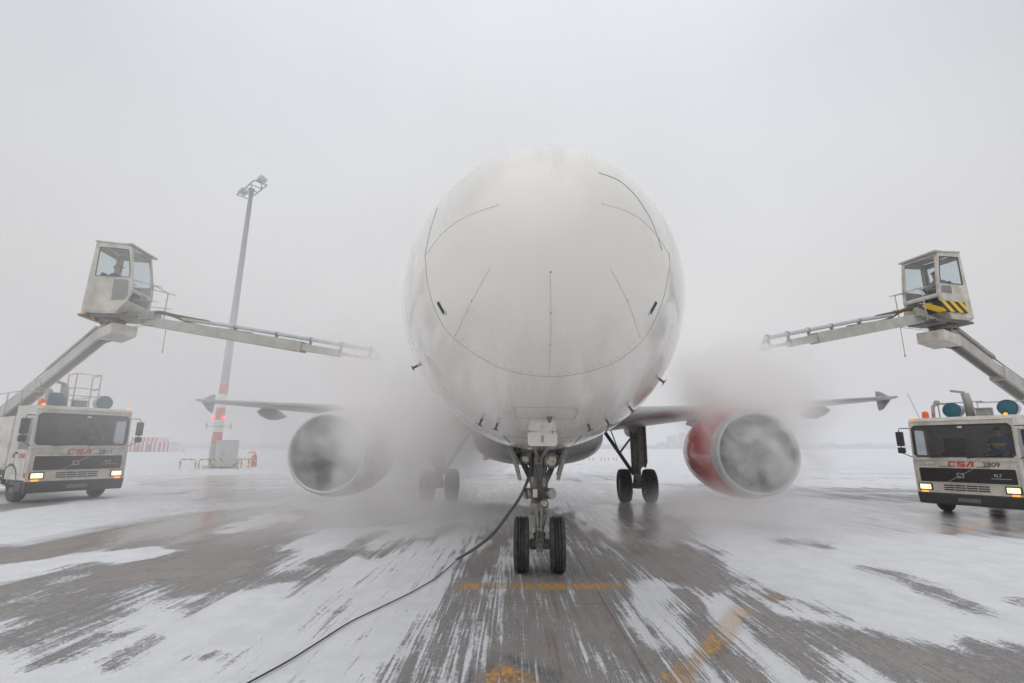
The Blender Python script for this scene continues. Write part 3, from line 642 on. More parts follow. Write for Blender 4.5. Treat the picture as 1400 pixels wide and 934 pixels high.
# wings
def airfoil(c, t, n=12):
    up = []; lo = []
    for k in range(n+1):
        x = .5*(1-math.cos(PI*k/n)); y = 5*t*(.2969*math.sqrt(x)-.126*x-.3516*x*x+.2843*x**3-.1036*x**4); up.append((x*c, y*c)); lo.append((x*c, -y*c*.8))
    return up+lo[::-1][1:-1]
def wing_z(r): return 2.62+(r-1.6)*.093
WS = [(0.6, 5.0, 6.0, .14), (1.7, 5.55, 5.6, .135), (5.6, 7.75, 3.55, .115), (10, 10.15, 2.45, .11), (14.4, 12.6, 1.35, .10)]
for sgn in (1, -1):
    mb = MB(); vs = []
    for r, yle, c_, t in WS:
        af = airfoil(c_, t); m_ = len(af)
        for x, z in af: vs.append((sgn*r, yle+x, wing_z(r)+z-x*.035))
    fs = [(i*m_+k, i*m_+(k+1) % m_, (i+1)*m_+(k+1) % m_, (i+1)*m_+k) for i in range(len(WS)-1) for k in range(m_)]
    mb.add(vs, fs, True); mb.f.append([(len(WS)-1)*m_+k for k in range(m_)]); mb.sm.append(False); mb.mi.append(0)
    mb.build('wing', 'wing', air)
    zt = wing_z(14.4); mb = MB()
    for dz, dy in ((.36, .7), (-.46, .55)):
        x = sgn*14.42; mb.prism([(x, 13.05, zt), (x, 13.5+dy*.3, zt+dz*.9), (x, 13.75+dy*.3, zt+dz), (x, 13.98, zt)], (sgn*.05, 0, 0))
    mb.build('wingtip_fence', 'wing', air)
    for r, y0, ln, hh in ((3.4, 9.4, 2.6, .3), (6.6, 9.6, 2.9, .3), (11.0, 11.4, 2.5, .26)):
        mb = MB(); prof = [(0, .02), (.15, .6), (.4, 1), (.65, .85), (1, .04)]; nn_ = 14; vs = []
        for t, k_ in prof:
            for k in range(nn_):
                th = 2*PI*k/nn_; vs.append((sgn*r+.2*k_*math.cos(th), y0+t*ln, wing_z(r)-.28-.02*t*ln+hh*k_*math.sin(th)))
        fs = [(i*nn_+k, i*nn_+(k+1) % nn_, (i+1)*nn_+(k+1) % nn_, (i+1)*nn_+k) for i in range(4) for k in range(nn_)]
        mb.add(vs, fs, True).build('flap_track_fairing', 'wing', air)
    # engine
    ex = sgn*5.2; ey = 4.35; ez = 1.72
    nac = empty('engine', (ex, ey, ez-.03)); nac.parent = air; nac.scale = (.95, .95, .95)
    outp = [(.28, 1.09), (.6, 1.15), (1.2, 1.19), (2.0, 1.17), (2.9, 1.03), (3.5, .86), (3.52, .82)]
    MB().lathe(outp, (0, 0, 0), (0, 1, 0), 56).build('cowling', 'red', nac)
    MB().lathe([(.10, .92), (.04, .945), (.0, .975), (.0, 1.0), (.04, 1.03), (.12, 1.06), (.28, 1.09)], (0, 0, 0), (0, 1, 0), 56).build('inlet_lip', 'metal_lip', nac)
    MB().lathe([(.10, .92), (.25, .89), (.6, .86), (1.2, .87)], (0, 0, 0), (0, 1, 0), 56).build('inlet_liner', 'intake', nac)
    mb = MB()
    for k in range(24):
        a = 2*PI*k/24; d = Vector((math.cos(a), 0, math.sin(a))); t_ = Vector((-math.sin(a), 0, math.cos(a)))
        mb.add([d*.25+Vector((0, .95, 0)), d*.86+t_*.06+Vector((0, .88, 0)), d*.86+t_*.2+Vector((0, 1.08, 0)), d*.25+t_*.1+Vector((0, 1.1, 0))], [(0, 1, 2, 3)])
    mb.lathe([(1.15, .87), (1.15, 0.01)], (0, 0, 0), (0, 1, 0), 40, mi=1); mb.build('fan', ['fan', 'black'], nac)
    MB().lathe([(.55, .005), (.62, .08), (.75, .17), (.95, .27)], (0, 0, 0), (0, 1, 0), 24).build('spinner', 'gear_dark', nac)
    MB().lathe([(3.3, .62), (3.9, .5), (4.3, .36), (4.35, .01)], (0, 0, 0), (0, 1, 0), 32).build('exhaust_cone', 'gear_dark', nac)
    MB().prism([(-.14, .9, 1.1), (-.14, 1.7, 1.32), (-.14, 5.2, 1.15), (-.14, 5.6, .95), (-.14, 3.4, .6), (-.14, 2.5, .8)], (.28, 0, 0)).build('pylon', 'wing', nac, bevel=.05)
# tail
MB().prism([(-.12, 23.3, 5.9), (-.12, 27.6, 11.3), (-.12, 29.4, 11.3), (-.12, 28.9, 5.7)], (.24, 0, 0)).build('tail_fin', 'white', air, bevel=.08)
for sgn in (1, -1): MB().prism([(sgn*.4, 25.4, 5.3), (sgn*5.8, 28.2, 5.8), (sgn*5.8, 29.4, 5.8), (sgn*.4, 28.6, 5.3)], (0, 0, .16)).build('tailplane', 'wing', air, bevel=.05)
# ---- gear
def wheel(x, y, r, w_, par, groove=4):
    z = r-.012; rw = w_/2
    pr = [(-rw*.9, r*.5), (-rw, r*.7), (-rw*.98, r*.85), (-rw*.85, r*.95)]
    e = rw*.72; xs = np.linspace(-e, e, groove+1)
    for k, q in enumerate(xs):
        if k: pr.append((q-.012*w_/.2, r*(1-.03*abs(q/e)**2)))
        if 0 < k < groove: pr += [(q-.012*w_/.2, r*.93), (q+.012*w_/.2, r*.93)]
        if k < groove: pr.append((q+.012*w_/.2, r*(1-.03*abs(q/e)**2)))
    pr += [(rw*.85, r*.95), (rw*.98, r*.85), (rw, r*.7), (rw*.9, r*.5)]
    t = MB().lathe(pr, (x, y, z), (1, 0, 0), 44); wh = t.build('wheel', 'rubber', par)
    MB().lathe([(-rw*.88, .01), (-rw*.86, r*.2), (-rw*.5, r*.28), (-rw*.6, r*.42), (-rw*.9, r*.52), (rw*.9, r*.52), (rw*.6, r*.42), (rw*.5, r*.28), (rw*.86, r*.2), (rw*.88, .01)], (x, y, z), (1, 0, 0), 28).build('rim', 'hub', par); return wh
ng = empty('nose_gear', (-.035, 0, 0)); ng.parent = air; C_ = ng
wheel(-.268, 0, .405, .225, ng, 4); wheel(.268, 0, .405, .225, ng, 4)
MB().tube([(-.3, 0, .393), (.3, 0, .393)], .05, 14).tube([(-.14, 0, .393), (.14, 0, .393)], .075, 14).box((0, 0, .36), (.1, .12, .14)).build('axle', 'gear', ng)
MB().tube([(0, 0, .42), (0, 0, .52)], .085, 18).tube([(0, 0, .5), (0, 0, .95)], [.062, .062], 18).build('oleo_piston', 'hub', ng)
MB().tube([(0, 0, .52), (0, 0, .54), (0, 0, .56)], [.09, .1, .08], 18).tube([(0, 0, .82), (0, 0, .86), (0, 0, .98), (0, 0, 1.0)], [.12, .14, .14, .125], 20).tube([(0, 0, 1.0), (0, -.03, 1.45), (0, .1, 1.95)], [.12, .115, .11], 20).build('strut', 'gear', ng)
mb = MB()
for s in (-1, 1):
    mb.bar((s*.05, -.13, .95), (s*.03, -.17, .62), .03, .05).bar((s*.03, -.17, .62), (s*.06, -.08, .42), .03, .05).bar((s*.09, 0, 1.1), (s*.1, 0, 1.35), .05, .08)
mb.tube([(-.05, -.17, .62), (.05, -.17, .62)], .025); mb.build('torque_link', 'gear', ng)
mb = MB()
for s in (-1, 1):
    mb.bar((s*.07, .02, 1.22), (s*.36, .25, 1.82), .05, .075).bar((s*.06, -.02, 1.45), (s*.30, .05, 1.85), .035, .045)
mb.bar((-.36, 0, 1.76), (.36, 0, 1.76), .08, .07); mb.build('drag_brace', 'gear', ng)
mb = MB()
for k in range(9):
    a = random.uniform(0, 2*PI); x = random.uniform(-.14, .14)
    mb.tube([(x, -.13, 1.75), (x*1.15, -.15, 1.55), (x*.8+.02, -.14, 1.3), (x*.9, -.14, 1.02)], .009, 6)
mb.tube([(-.11, -.1, 1.5), (-.2, -.12, 1.62), (-.3, -.05, 1.78)], .012, 6).tube([(.11, -.1, 1.5), (.2, -.12, 1.62), (.3, -.05, 1.78)], .012, 6).tube([(.05, -.13, 1.0), (.1, -.15, .8), (.05, -.13, .6)], .01, 6).build('hydraulic_line', 'gear_dark', ng)
MB().box((-.06, -.15, 1.14), (.07, .06, .12)).build('junction_box', 'plate', ng, bevel=.006)
mb = MB().box((.0, -.12, 1.62), (.13, .1, .12)).box((.08, -.13, 1.3), (.06, .06, .14)).box((-.1, -.1, 1.33), (.06, .1, .1)).tube([(-.13, -.03, 1.5), (.13, -.03, 1.5)], .05, 12).tube([(-.15, 0, 1.38), (.15, 0, 1.38)], .035, 12)
mb.build('actuator', 'gear', ng, bevel=.006)
def lamp(x, y, z, r, name, lx=0):
    d = Vector((lx, -1, .05)).normalized(); o = MB().lathe([(.14, .01), (.12, r*.55), (.04, r*.95), (-.01, r), (-.025, r)], (x, y, z), -d, 24).build(name, 'gear', ng)
    o2 = MB().lathe([(0, .001), (.006, r*.4), (.002, r*.8), (-.004, r*.9)], Vector((x, y, z))+d*.022, d, 24).build('lens', 'lens', ng)
    MB().lathe([(0, r*.88), (.012, r*.88), (.012, r*1.04), (-.02, r*1.04)], Vector((x, y, z))+d*.02, d, 24).build('bezel', 'hub', ng)
lamp(-.205, -.15, 1.64, .075, 'taxi_light', -.05); lamp(.20, -.15, 1.62, .115, 'taxi_light', .05); lamp(.075, -.2, .99, .065, 'landing_light')
for s in (-1, 1):
    d = Vector((s*.75, -.66, 0)).normalized(); o = MB().lathe([(-.12, .005), (-.10, .045), (-.03, .078), (.04, .085), (.05, .08)], (s*.165, -.08, 1.13), d, 22).build('turnoff_light', 'hub', ng)
    MB().lathe([(0, .001), (.0, .078)], Vector((s*.165, -.08, 1.13))+d*.045, d, 22).build('lens', 'lens', ng)
pt_ = surf(741.5, 591, 0)[0]; yy = pt_.y-.01; wy = (AM @ Vector((0, yy, 0))).y
za, zb = at(741, 610, wy).z, at(741, 590.5, wy).z; xa, xb = [(AI @ at(x, 600, wy)).x+.035 for x in (721.5, 762)]; r2 = .02
MB().prism([(xa+r2, yy, za), (xb-r2, yy, za), (xb, yy, za+r2), (xb, yy, zb-r2), (xb-r2, yy, zb), (xa+r2, yy, zb), (xa, yy, zb-r2), (xa, yy, za+r2)], (0, .02, 0)).build('leg_door', 'plate', ng, bevel=.004)
xc = (xa+xb)/2; MB().box((xc, yy-.004, (za+zb)/2), (.022, .008, (zb-za)*.5)).build('placard', 'gear', ng); MB().tube([(xc-.1, yy+.03, za+.05), (0, -.1, 1.6)], .02, 8).tube([(xc+.1, yy+.03, za+.05), (0, -.1, 1.6)], .02, 8).build('door_rod', 'gear', ng)
MB().tube([(xc+.1, yy-.03, zb+.06), (xc+.1, yy-.03, zb-.02)], .006, 6).sphere((xc+.1, yy-.03, zb+.06), (.032, .015, .018), 10, 6).build('safety_pin', 'orange', ng)
for s in (-1, 1):
    mb = MB().prism([(s*.43, -.32, 1.84), (s*.43, .75, 1.82), (s*.30, .75, 1.38), (s*.27, -.28, 1.33)], (s*.03, 0, .004)); mb.bar((s*.40, -.2, 1.80), (s*.30, -.18, 1.45), .03, .04).bar((s*.43, -.33, 1.84), (s*.28, -.3, 1.34), .05, .05); mb.build('gear_door', 'gear', ng, bevel=.004)
# dark sheet standing in for the shade inside the open gear bay
MB().box((0, .3, 1.80), (.62, 1.5, .03)).build('bay_shade_sheet', 'bumper', ng)
for sgn in (1, -1):
    mg = empty('main_gear', (sgn*3.42+.0, 10.06, 0)); mg.parent = air
    wheel(-.43, 0, .56, .40, mg, 4); wheel(.43, 0, .56, .40, mg, 4)
    MB().tube([(-.5, 0, .55), (.5, 0, .55)], .08, 14).build('axle', 'gear_dark', mg)
    MB().tube([(0, 0, .45), (0, 0, .62), (0, 0, .95)], [.13, .13, .09], 18).tube([(0, 0, .9), (0, 0, 2.8)], [.16, .17], 18).build('strut', 'gear', mg)
    MB().bar((0, -.2, .95), (0, -.34, .75), .2, .06).bar((0, -.34, .75), (0, -.1, .5), .2, .06).build('torque_link', 'gear', mg)
    MB().tube([(-sgn*.1, .05, .95), (-sgn*.62, .05, 1.75), (-sgn*1.15, .05, 2.55)], .065, 12).tube([(-sgn*.55, .05, 1.62), (-sgn*.1, 0, 2.2)], .035, 10).tube([(-sgn*.55, .05, 1.66), (-sgn*.85, 0, 2.5)], .02, 10).build('side_brace', 'gear_dark', mg)
    MB().prism([(sgn*.24, -.35, 1.15), (sgn*.28, -.45, 1.35), (sgn*.28, -.45, 2.55), (sgn*.24, .4, 2.6), (sgn*.24, .4, 1.2)], (sgn*.03, 0, 0)).prism([(sgn*.06, -.2, 1.0), (sgn*.27, -.2, 1.3), (sgn*.27, -.2, 2.5), (sgn*.06, -.2, 2.5)], (0, .03, 0)).build('leg_door', 'gear', mg)
tag(air, 'white twin-engine airliner seen nose-on with red engine cowlings', 'airliner')

# ground cable
SP = [(723, 652, 8.0-.12), (712, 678, 7.9), (697, 700, 7.8), (676, 728, 7.6), (652, 748, 7.4)]
pts = [at(x, y, Y) for x, y, Y in SP]; pe = gnd(628, 763, .03); pts.append(pe)
def crv(P, n=8):
    P = [2*P[0]-P[1]]+P+[2*P[-1]-P[-2]]; o_ = []
    for i in range(1, len(P)-2):
        for k in range(n):
            t = k/n; a, b, c_, d = P[i-1], P[i], P[i+1], P[i+2]; o_.append(.5*((2*b)+(c_-a)*t+(2*a-5*b+4*c_-d)*t*t+(3*b-a-3*c_+d)*t**3))
    o_.append(P[-2]); return o_
root = empty('ground_cable', (pe.x, pe.y, 0))
pts2 = [at(727, 625, 7.86), at(725, 640, 7.87)]+pts
MB().tube(crv(pts2), .022, 12).build('sleeve', 'sleeve', root, world=True)
thin = [pe]+[gnd(x, y, .018) for x, y in ((600, 787), (566, 808), (517, 832), (478, 851), (432, 880), (392, 905), (335, 936), (290, 962), (240, 1000), (150, 1080))]
MB().tube(crv(thin), .0075, 8).build('cord', 'cable', root, world=True)
MB().tube([pe+Vector((.03, .04, .01)), pe+Vector((-.05, -.06, -.005))], [.028, .014], 12).build('connector', 'hub', root, world=True)
tag(root, 'black cable running from the nose gear across the snow', 'cable')

# ------------------------------------------------------------------ people
def person(name_label, O, rz, jacket, hair, band=None, cap=False, sc=1):
    """seated figure, origin at the seat point"""
    bm = bmesh.new(); J = {}
    def v(n_, p, r): J[n_] = (bm.verts.new(p), r)
    v('pel', (0, 0, .12), (.17, .13)); v('bel', (0, .0, .3), (.155, .12)); v('chest', (0, .0, .48), (.19, .13)); v('sho', (0, .0, .58), (.13, .1)); v('neck', (0, -.01, .66), (.058, .058)); v('hd0', (0, -.02, .74), (.075, .085)); v('hd1', (0, -.02, .83), (.085, .1)); v('hd2', (0, -.015, .9), (.06, .07))
    E_ = [('pel', 'bel'), ('bel', 'chest'), ('chest', 'sho'), ('sho', 'neck'), ('neck', 'hd0'), ('hd0', 'hd1'), ('hd1', 'hd2')]
    for s in (-1, 1):
        k = str(s)
        v('s'+k, (s*.17, 0, .56), (.075, .07)); v('e'+k, (s*.25, -.1, .34), (.05, .05)); v('w'+k, (s*.17, -.34, .38), (.034, .034)); v('h'+k, (s*.15, -.42, .4), (.04, .025)); 
        v('hp'+k, (s*.1, 0, .08), (.1, .1)); v('kn'+k, (s*.13, -.42, .12), (.075, .075)); v('an'+k, (s*.12, -.46, -.3), (.05, .05)); v('ft'+k, (s*.12, -.62, -.36), (.045, .035))
        E_ += [('sho', 's'+k), ('s'+k, 'e'+k), ('e'+k, 'w'+k), ('w'+k, 'h'+k), ('pel', 'hp'+k), ('hp'+k, 'kn'+k), ('kn'+k, 'an'+k), ('an'+k, 'ft'+k)]
        for f in range(4):
            v('f%s%d' % (k, f), (s*(.13+.022*f), -.475, .385+.004*f), (.009, .009)); v('g%s%d' % (k, f), (s*(.13+.022*f), -.5, .36), (.008, .008)); E_ += [('h'+k, 'f%s%d' % (k, f)), ('f%s%d' % (k, f), 'g%s%d' % (k, f))]
        v('t'+k, (s*.105, -.44, .4), (.010, .010)); E_ += [('h'+k, 't'+k)]
    for a, b in E_: bm.edges.new((J[a][0], J[b][0]))
    me = bpy.data.meshes.new('person'); bm.verts.index_update(); idxs = {k: q[0].index for k, q in J.items()}; bm.to_mesh(me); bm.free()
    tmp = bpy.data.objects.new('tmp', me); COL.objects.link(tmp); md = tmp.modifiers.new('s', 'SKIN'); sv = me.skin_vertices[0].data
    for k, q in J.items(): sv[idxs[k]].radius = q[1]; sv[idxs[k]].use_root = (k == 'pel')
    tmp.modifiers.new('u', 'SUBSURF').levels = 1
    dg = bpy.context.evaluated_depsgraph_get(); me2 = bpy.data.meshes.new_from_object(tmp.evaluated_get(dg)); bpy.data.objects.remove(tmp)
    me2.materials.clear()
    for q in ('skin', jacket, 'jacket_dark'): me2.materials.append(M[q])
    for p in me2.polygons:
        c_ = p.center; p.use_smooth = True
        p.material_index = 0 if (c_.z > .665 or c_.y < -.37 and c_.z > .3) else (2 if c_.z < .16 else 1)
    o = bpy.data.objects.new('person', me2); COL.objects.link(o); o.location = O; o.rotation_euler = (0, 0, rz); o.scale = (sc, sc, sc)
    f = MB().sphere((-.035, -.108, .835), .012, 8, 5, 1).sphere((.035, -.108, .835), .012, 8, 5, 1).sphere((0, -.122, .805), (.014, .022, .024), 8, 5).box((0, -.112, .765), (.05, .01, .01), mi=2).sphere((-.088, -.01, .82), (.012, .02, .03), 8, 5).sphere((.088, -.01, .82), (.012, .02, .03), 8, 5)
    f.build('face_features', ['skin', 'black', 'mastred'], o)
    MB().sphere((0, .0, .865), (.094, .108, .082), 16, 9).build('cap' if cap else 'hair', hair, o)
    if cap: MB().sphere((0, -.12, .865), (.07, .07, .012), 12, 6).build('cap_peak', hair, o)
    if band: MB().tube([(.0, .0, .33), (.0, .0, .44)], [.178, .195], 20).build('vest_band', band, o)
    tag(o, name_label, 'person'); return o

# ------------------------------------------------------------------ de-icing trucks
def rect(x0, x1, z0, z1, y, cut=0):
    if not cut: return [(x0, y, z0), (x1, y, z0), (x1, y, z1), (x0, y, z1)]
    c_ = cut; return [(x0+c_, y, z0), (x1-c_, y, z0), (x1, y, z0+c_), (x1, y, z1-c_), (x1-c_, y, z1), (x0+c_, y, z1), (x0, y, z1-c_), (x0, y, z0+c_)]
def octo(x0, x1, z0, z1, y): e = 1e-3; return rect(x0, x1, z0, z1, y, e)
def csa(O, X, Z, h):
    """red slanted C S A letters, stroke by stroke"""
    O = Vector(O); X = Vector(X); Z = Vector(Z); nrm = X.cross(Z).normalized(); mb = MB(); t = .22
    def st(pts): mb.prism([O+X*(x+.18*z)*h+Z*z*h for x, z in pts], nrm*.004)
    def bx(x0, x1, z0, z1): st([(x0, z0), (x1, z0), (x1, z1), (x0, z1)])
    bx(0, t*1.3, t, 1-t); bx(0, 1.15, 1-t, 1); bx(0, 1.15, 0, t)
    bx(1.45, 2.6, 1-t, 1); bx(1.45, 2.45, .5-t/2, .5+t/2); bx(1.45, 2.6, 0, t); bx(1.45, 1.45+t*1.2, .5+t/2, 1-t); bx(2.6-t*1.2, 2.6, t, .5-t/2)
    bx(2.3, 2.6, .5-t/2, .5-t/2+.001+t)
    st([(2.75, 0), (3.05, 0), (3.65, 1), (3.25, 1)]); bx(3.62, 3.62+t*1.4, 0, 1); bx(3.3, 3.7, .8, 1.001)
    return mb
def truck(loc, rz, sc, number, label, doorlogo, driver):
    t = empty('deicing_truck', (*loc, 0), rz, sc); W = 1.2; ZR = 2.75
    cabb = MB()
    # front face: windscreen ring and panels (front slightly raked)
    fz = lambda z: max(0, (z-1.35))*.07
    def F(pts): return [(x, y+fz(z), z) for x, y, z in pts]
    cabb.ring(F(octo(-W, W, 1.55, 2.68, 0)), F(rect(-W+.07, W-.07, 1.66, 2.56, 0, .07)), (0, 1, 0), .06)
    cabb.ring(octo(-W, W, .55, 1.549, 0), rect(-W+.12, W-.12, .93, 1.33, 0, .02), (0, 1, 0), .05)
    # sides
    for s in (-1, 1):
        x = s*W
        def S(y0, y1, z0, z1, c_): return [(x, p[0], p[2]) for p in rect(y0, y1, z0, z1, 0, c_)]
        o_ = [(x, .062, .65), (x, 1.7, .65), (x, 1.7, .651), (x, 1.7, 2.69), (x, 1.699, 2.69), (x, .15, 2.69), (x, .14, 2.68), (x, .062, 1.6)]
        i_ = [(x, .3, 1.52), (x, 1.08, 1.52), (x, 1.1, 1.54), (x, 1.1, 2.42), (x, 1.08, 2.44), (x, .32, 2.44), (x, .3, 2.42), (x, .24, 1.56)]
        cabb.ring(o_, i_, (-s, 0, 0), .05)
    cabb.box((0, 1.68, 1.6), (2*W-.11, .04, 2.1)); cabb.box((0, .88, .72), (2*W-.11, 1.6, .05))
    # roof with rounded front
    cabb.prism([(-W, .08, 2.69), (-W, .13, 2.75), (-W, .3, 2.81), (-W, 1.7, 2.83), (-W, 1.7, 2.69)], (2*W, 0, 0))
    cab = cabb.build('cab', 'truck', t, bevel=.018)
    MB().box((0, .32, 1.42), (2*W-.16, .45, .3)).box((0, .5, 1.5), (.8, .3, .3)).box((-.55, 1.3, 1.3), (.5, .5, .9)).box((.55, 1.3, 1.3), (.5, .5, .9)).box((.55, 1.42, 1.9), (.5, .14, .6)).box((-.55, 1.42, 1.9), (.5, .14, .6)).build('interior', 'seat', cab)
    MB().lathe([(-.012, .22), (.012, .22), (.012, .19), (-.012, .19), (-.012, .22)], (.55, .62, 1.72), (0, -.5, .9), 20).build('steering_wheel', 'black', cab)
    MB().prism(F(rect(-W+.072, W-.072, 1.662, 2.558, .03, .07)), (0, .008, 0)).build('windscreen', 'glass_dark', t)
    MB().ring(F(rect(-W+.05, W-.05, 1.64, 2.58, -.012, .08)), F(rect(-W+.095, W-.095, 1.69, 2.54, -.012, .06)), (0, 1, 0), .03).build('windscreen_seal', 'black', t)
    for s in (-1, 1):
        x = s*(W-.03); MB().prism([(x, .3, 1.5), (x, 1.1, 1.5), (x, 1.1, 2.44), (x, .3, 2.44)], (.008, 0, 0)).build('side_window', 'glass', t)
        MB().tube([(s*(W+.002), .22, .8), (s*(W+.002), .22, 2.5), (s*(W+.002), 1.15, 2.5), (s*(W+.002), 1.15, .8), (s*(W+.002), .22, .8)], .006, 5).build('door_seam', 'darkgap', t)
        MB().box((s*(W+.015), 1.05, 1.42), (.03, .16, .05)).build('door_handle', 'black', t)
    for x0 in (-.75, .1): MB().tube([(x0, -.03, 1.62), (x0+.3, -.035, 1.66), (x0+.72, -.03, 1.72)], .012, 6).box((x0+.42, -.03, 1.7), (.62, .02, .02), rot=Matrix.Rotation(R(-7), 3, 'Y')).build('wiper', 'black', t)
    MB().box((.05, .05, 2.5), (.1, .03, .05)).build('roof_lamp', 'amber' if False else 'plate', t)
    # paper and hi-vis bundle on the dash
    # grille
    gb = MB().box((0, .06, 1.13), (2*W-.26, .03, .42), mi=0)
    for k in range(9): gb.box((0, .03, .955+k*.045), (2*W-.27, .035, .012), mi=0)
    gr = gb.build('grille', 'grille', t); MB().bar((-.42, -.005, .94), (.2, -.005, 1.32), .012, .035, up=(0, -1, 0)).ring(rect(-.19, -.03, 1.06, 1.2, -.02), rect(-.165, -.055, 1.085, 1.175, -.02), (0, 1, 0), .02).build('emblem_bar', 'truckgrey', gr)
    text_mb('FL7', .11, (.62, -.006, 1.12), (1, 0, 0), (0, 0, 1)).build('model_lettering', 'silver', gr); MB().box((.76, -.003, 1.07), (.42, .004, .012)).build('badge_line', 'silver', gr)
    # lower slots
    for k in range(3):
        for j in range(4): MB().box((-.42+j*.26, -.003, .72+k*.062), (.235, .012, .034)).build('cooling_slot', 'grille', t)
    MB().prism([(-W+.02, -.02, .30), (W-.02, -.02, .30), (W+.01, -.03, .62), (-W-.01, -.03, .62)], (0, .35, 0)).box((-W+.1, .45, .47), (.25, .6, .3)).box((W-.1, .45, .47), (.25, .6, .3)).build('bumper', 'bumper', t, bevel=.03)
    for s in (-1, 1):
        h = MB().box((s*.97, -.012, .78), (.34, .05, .2)).build('headlight', 'bumper', t, bevel=.02); MB().box((s*.97, -.04, .78), (.27, .02, .14)).build('lens', 'headlamp', h, bevel=.03); MB().sphere((s*.97, -.05, .78), (.05, .02, .04), 12, 8).build('bulb', 'headcore', h)
        MB().box((s*(W-.02), .12, .8), (.06, .2, .13)).build('side_reflector', 'mastred', t, bevel=.01); MB().box((s*1.0, -.035, .648), (.16, .03, .05)).build('indicator', 'amber', t, bevel=.01)
        MB().sphere((s*(W-.12), .1, 2.82), (.05, .05, .04), 10, 6).build('marker_lamp', 'amber', t)
    text_mb('VOLVO', .085, (-1.08, -.004, 1.375), (1, 0, 0), (0, 0, 1), sx=1.4).build('maker_lettering', 'greyletter', t)
    csa((-.36, -.001, 1.375), (1, 0, 0), (0, 0, 1), .145).build('logo_lettering', 'redpaint', t)
    text_mb(number, .185, (.42, -.004, 1.385), (1, 0, 0), (0, 0, 1), sx=1.0).build('fleet_number', 'blackpaint', t)
    s = -1 if doorlogo else 1
    if doorlogo: csa((-W-.003, .85, 1.28), (0, -1, 0), (0, 0, 1), .12).build('door_logo', 'redpaint', t); MB().box((-W-.01, 1.25, 1.34), (.02, .12, .12)).build('fuel_flap', 'gear_dark', t)
    for pts in ([(-W+.1, -.004, .9), (W-.1, -.004, .9)], [(-W+.06, -.004, 1.5), (-W+.06, -.004, .66)], [(W-.06, -.004, 1.5), (W-.06, -.004, .66)], [(-W+.02, -.006, 1.535), (W-.02, -.006, 1.535)]): MB().tube(pts, .005, 5).build('panel_seam', 'darkgap', t)
    for s in (-1, 1): MB().tube([(s*.3, -.01, 1.36), (s*.3, -.05, 1.38), (s*.55, -.05, 1.38), (s*.55, -.01, 1.36)], .009, 6).build('grab_handle', 'gear_dark', t)
    for s in (-1, 1): MB().box((s*.75, -.045, .46), (.16, .02, .09)).build('tow_recess', 'black', t)
    MB().box((0, -.04, .45), (.5, .012, .11)).build('plate_holder', 'gear_dark', t)
    # mirrors
    for s in (-1, 1):
        mr = MB().tube([(s*W, .12, 2.5), (s*(W+.22), -.02, 2.5), (s*(W+.24), -.04, 2.42), (s*(W+.24), -.04, 1.75), (s*W, .1, 1.62)], .014, 8).build('mirror', 'black', t)
        MB().box((s*(W+.24), -.02, 2.18), (.2, .1, .44)).build('mirror_head', 'black', mr, bevel=.03); MB().box((s*(W+.24), -.02, 1.83), (.2, .1, .18)).build('wide_mirror', 'black', mr, bevel=.03)
    # chassis, wheels, body
    MB().box((-.4, 3.9, .75), (.1, 7.4, .24)).box((.4, 3.9, .75), (.1, 7.4, .24)).box((0, 1.3, .5), (1.9, .15, .15)).box((0, 5.6, .5), (1.8, .15, .15)).build('chassis', 'gear_dark', t)
    for y in (1.3, 5.6):
        for s in (-1, 1):
            x = s*.98; wq = MB().lathe([(-.14, .25), (-.15, .4), (-.13, .47), (-.09, .5), (.09, .5), (.13, .47), (.15, .4), (.14, .25)], (x, y, .5), (1, 0, 0), 32).build('wheel', 'rubber', t)
            MB().lathe([(s*.05, .01), (s*.07, .12), (s*.02, .16), (s*.13, .27)], (x, y, .5), (1, 0, 0), 24).build('rim', 'hub', wq)
    for s in (-1, 1): MB().ring([(s*(W-.3), 1.3+.66*math.cos(a), .5+.62*math.sin(a)) for a in np.linspace(0, PI, 14)]+[(s*(W-.3), .64, .45), (s*(W-.3), 1.96, .45)][::-1], [(s*(W-.3), 1.3+.56*math.cos(a), .5+.54*math.sin(a)) for a in np.linspace(0, PI, 14)]+[(s*(W-.3), .74, .45), (s*(W-.3), 1.86, .45)][::-1], (s, 0, 0), .3).build('wheel_arch', 'bumper', t)
    MB().box((0, 4.9, 1.75), (2.3, 5.6, 1.6)).box((0, 4.9, .95), (2.1, 5.4, .1)).box((0, 2.02, 1.3), (2.2, .25, 1.2)).build('tank_body', 'truck', t, bevel=.06)
    # roof gear: work lights, stack, beacon, rails
    for x in (-.45, .85):
        wl = MB().lathe([(.5, .01), (.48, .15), (.36, .21), (0, .235), (-.02, .24)], (x, 1.35, 3.06), (0, 1, 0), 26).box((x, 1.5, 2.88), (.16, .16, .16)).build('work_light', 'lampcase', t)
        MB().lathe([(0, .001), (.01, .16), (.03, .225)], (x, 1.32, 3.06), (0, 1, 0), 26).build('lens_cover', 'teal', wl)
    MB().tube([(-.12, 1.75, 2.7), (-.14, 1.75, 3.35), (-.17, 1.72, 3.6)], [.12, .11, .1], 14).bar((-.17, 1.75, 3.62), (-.5, 1.65, 3.7), .14, .06).build('exhaust_stack', 'truckgrey', t)
    MB().lathe([(0, .09), (.12, .09), (.19, .07), (.21, .01)], (.95 if doorlogo and False else -.95, .75, 2.83), (0, 0, 1), 16).build('beacon', 'beacon', t)
    MB().tube([(-.8, .9, 2.83), (-.8, 1.0, 3.2), (-.7, 1.1, 3.3)], .05, 8).sphere((-.72, 1.1, 3.3), .09).build('camera_stalk', 'truckgrey', t)
    MB().box((.25, 1.55, 2.95), (.32, .25, .22)).box((.25, 1.55, 3.08), (.38, .3, .04)).build('vent_box', 'truckgrey', t)
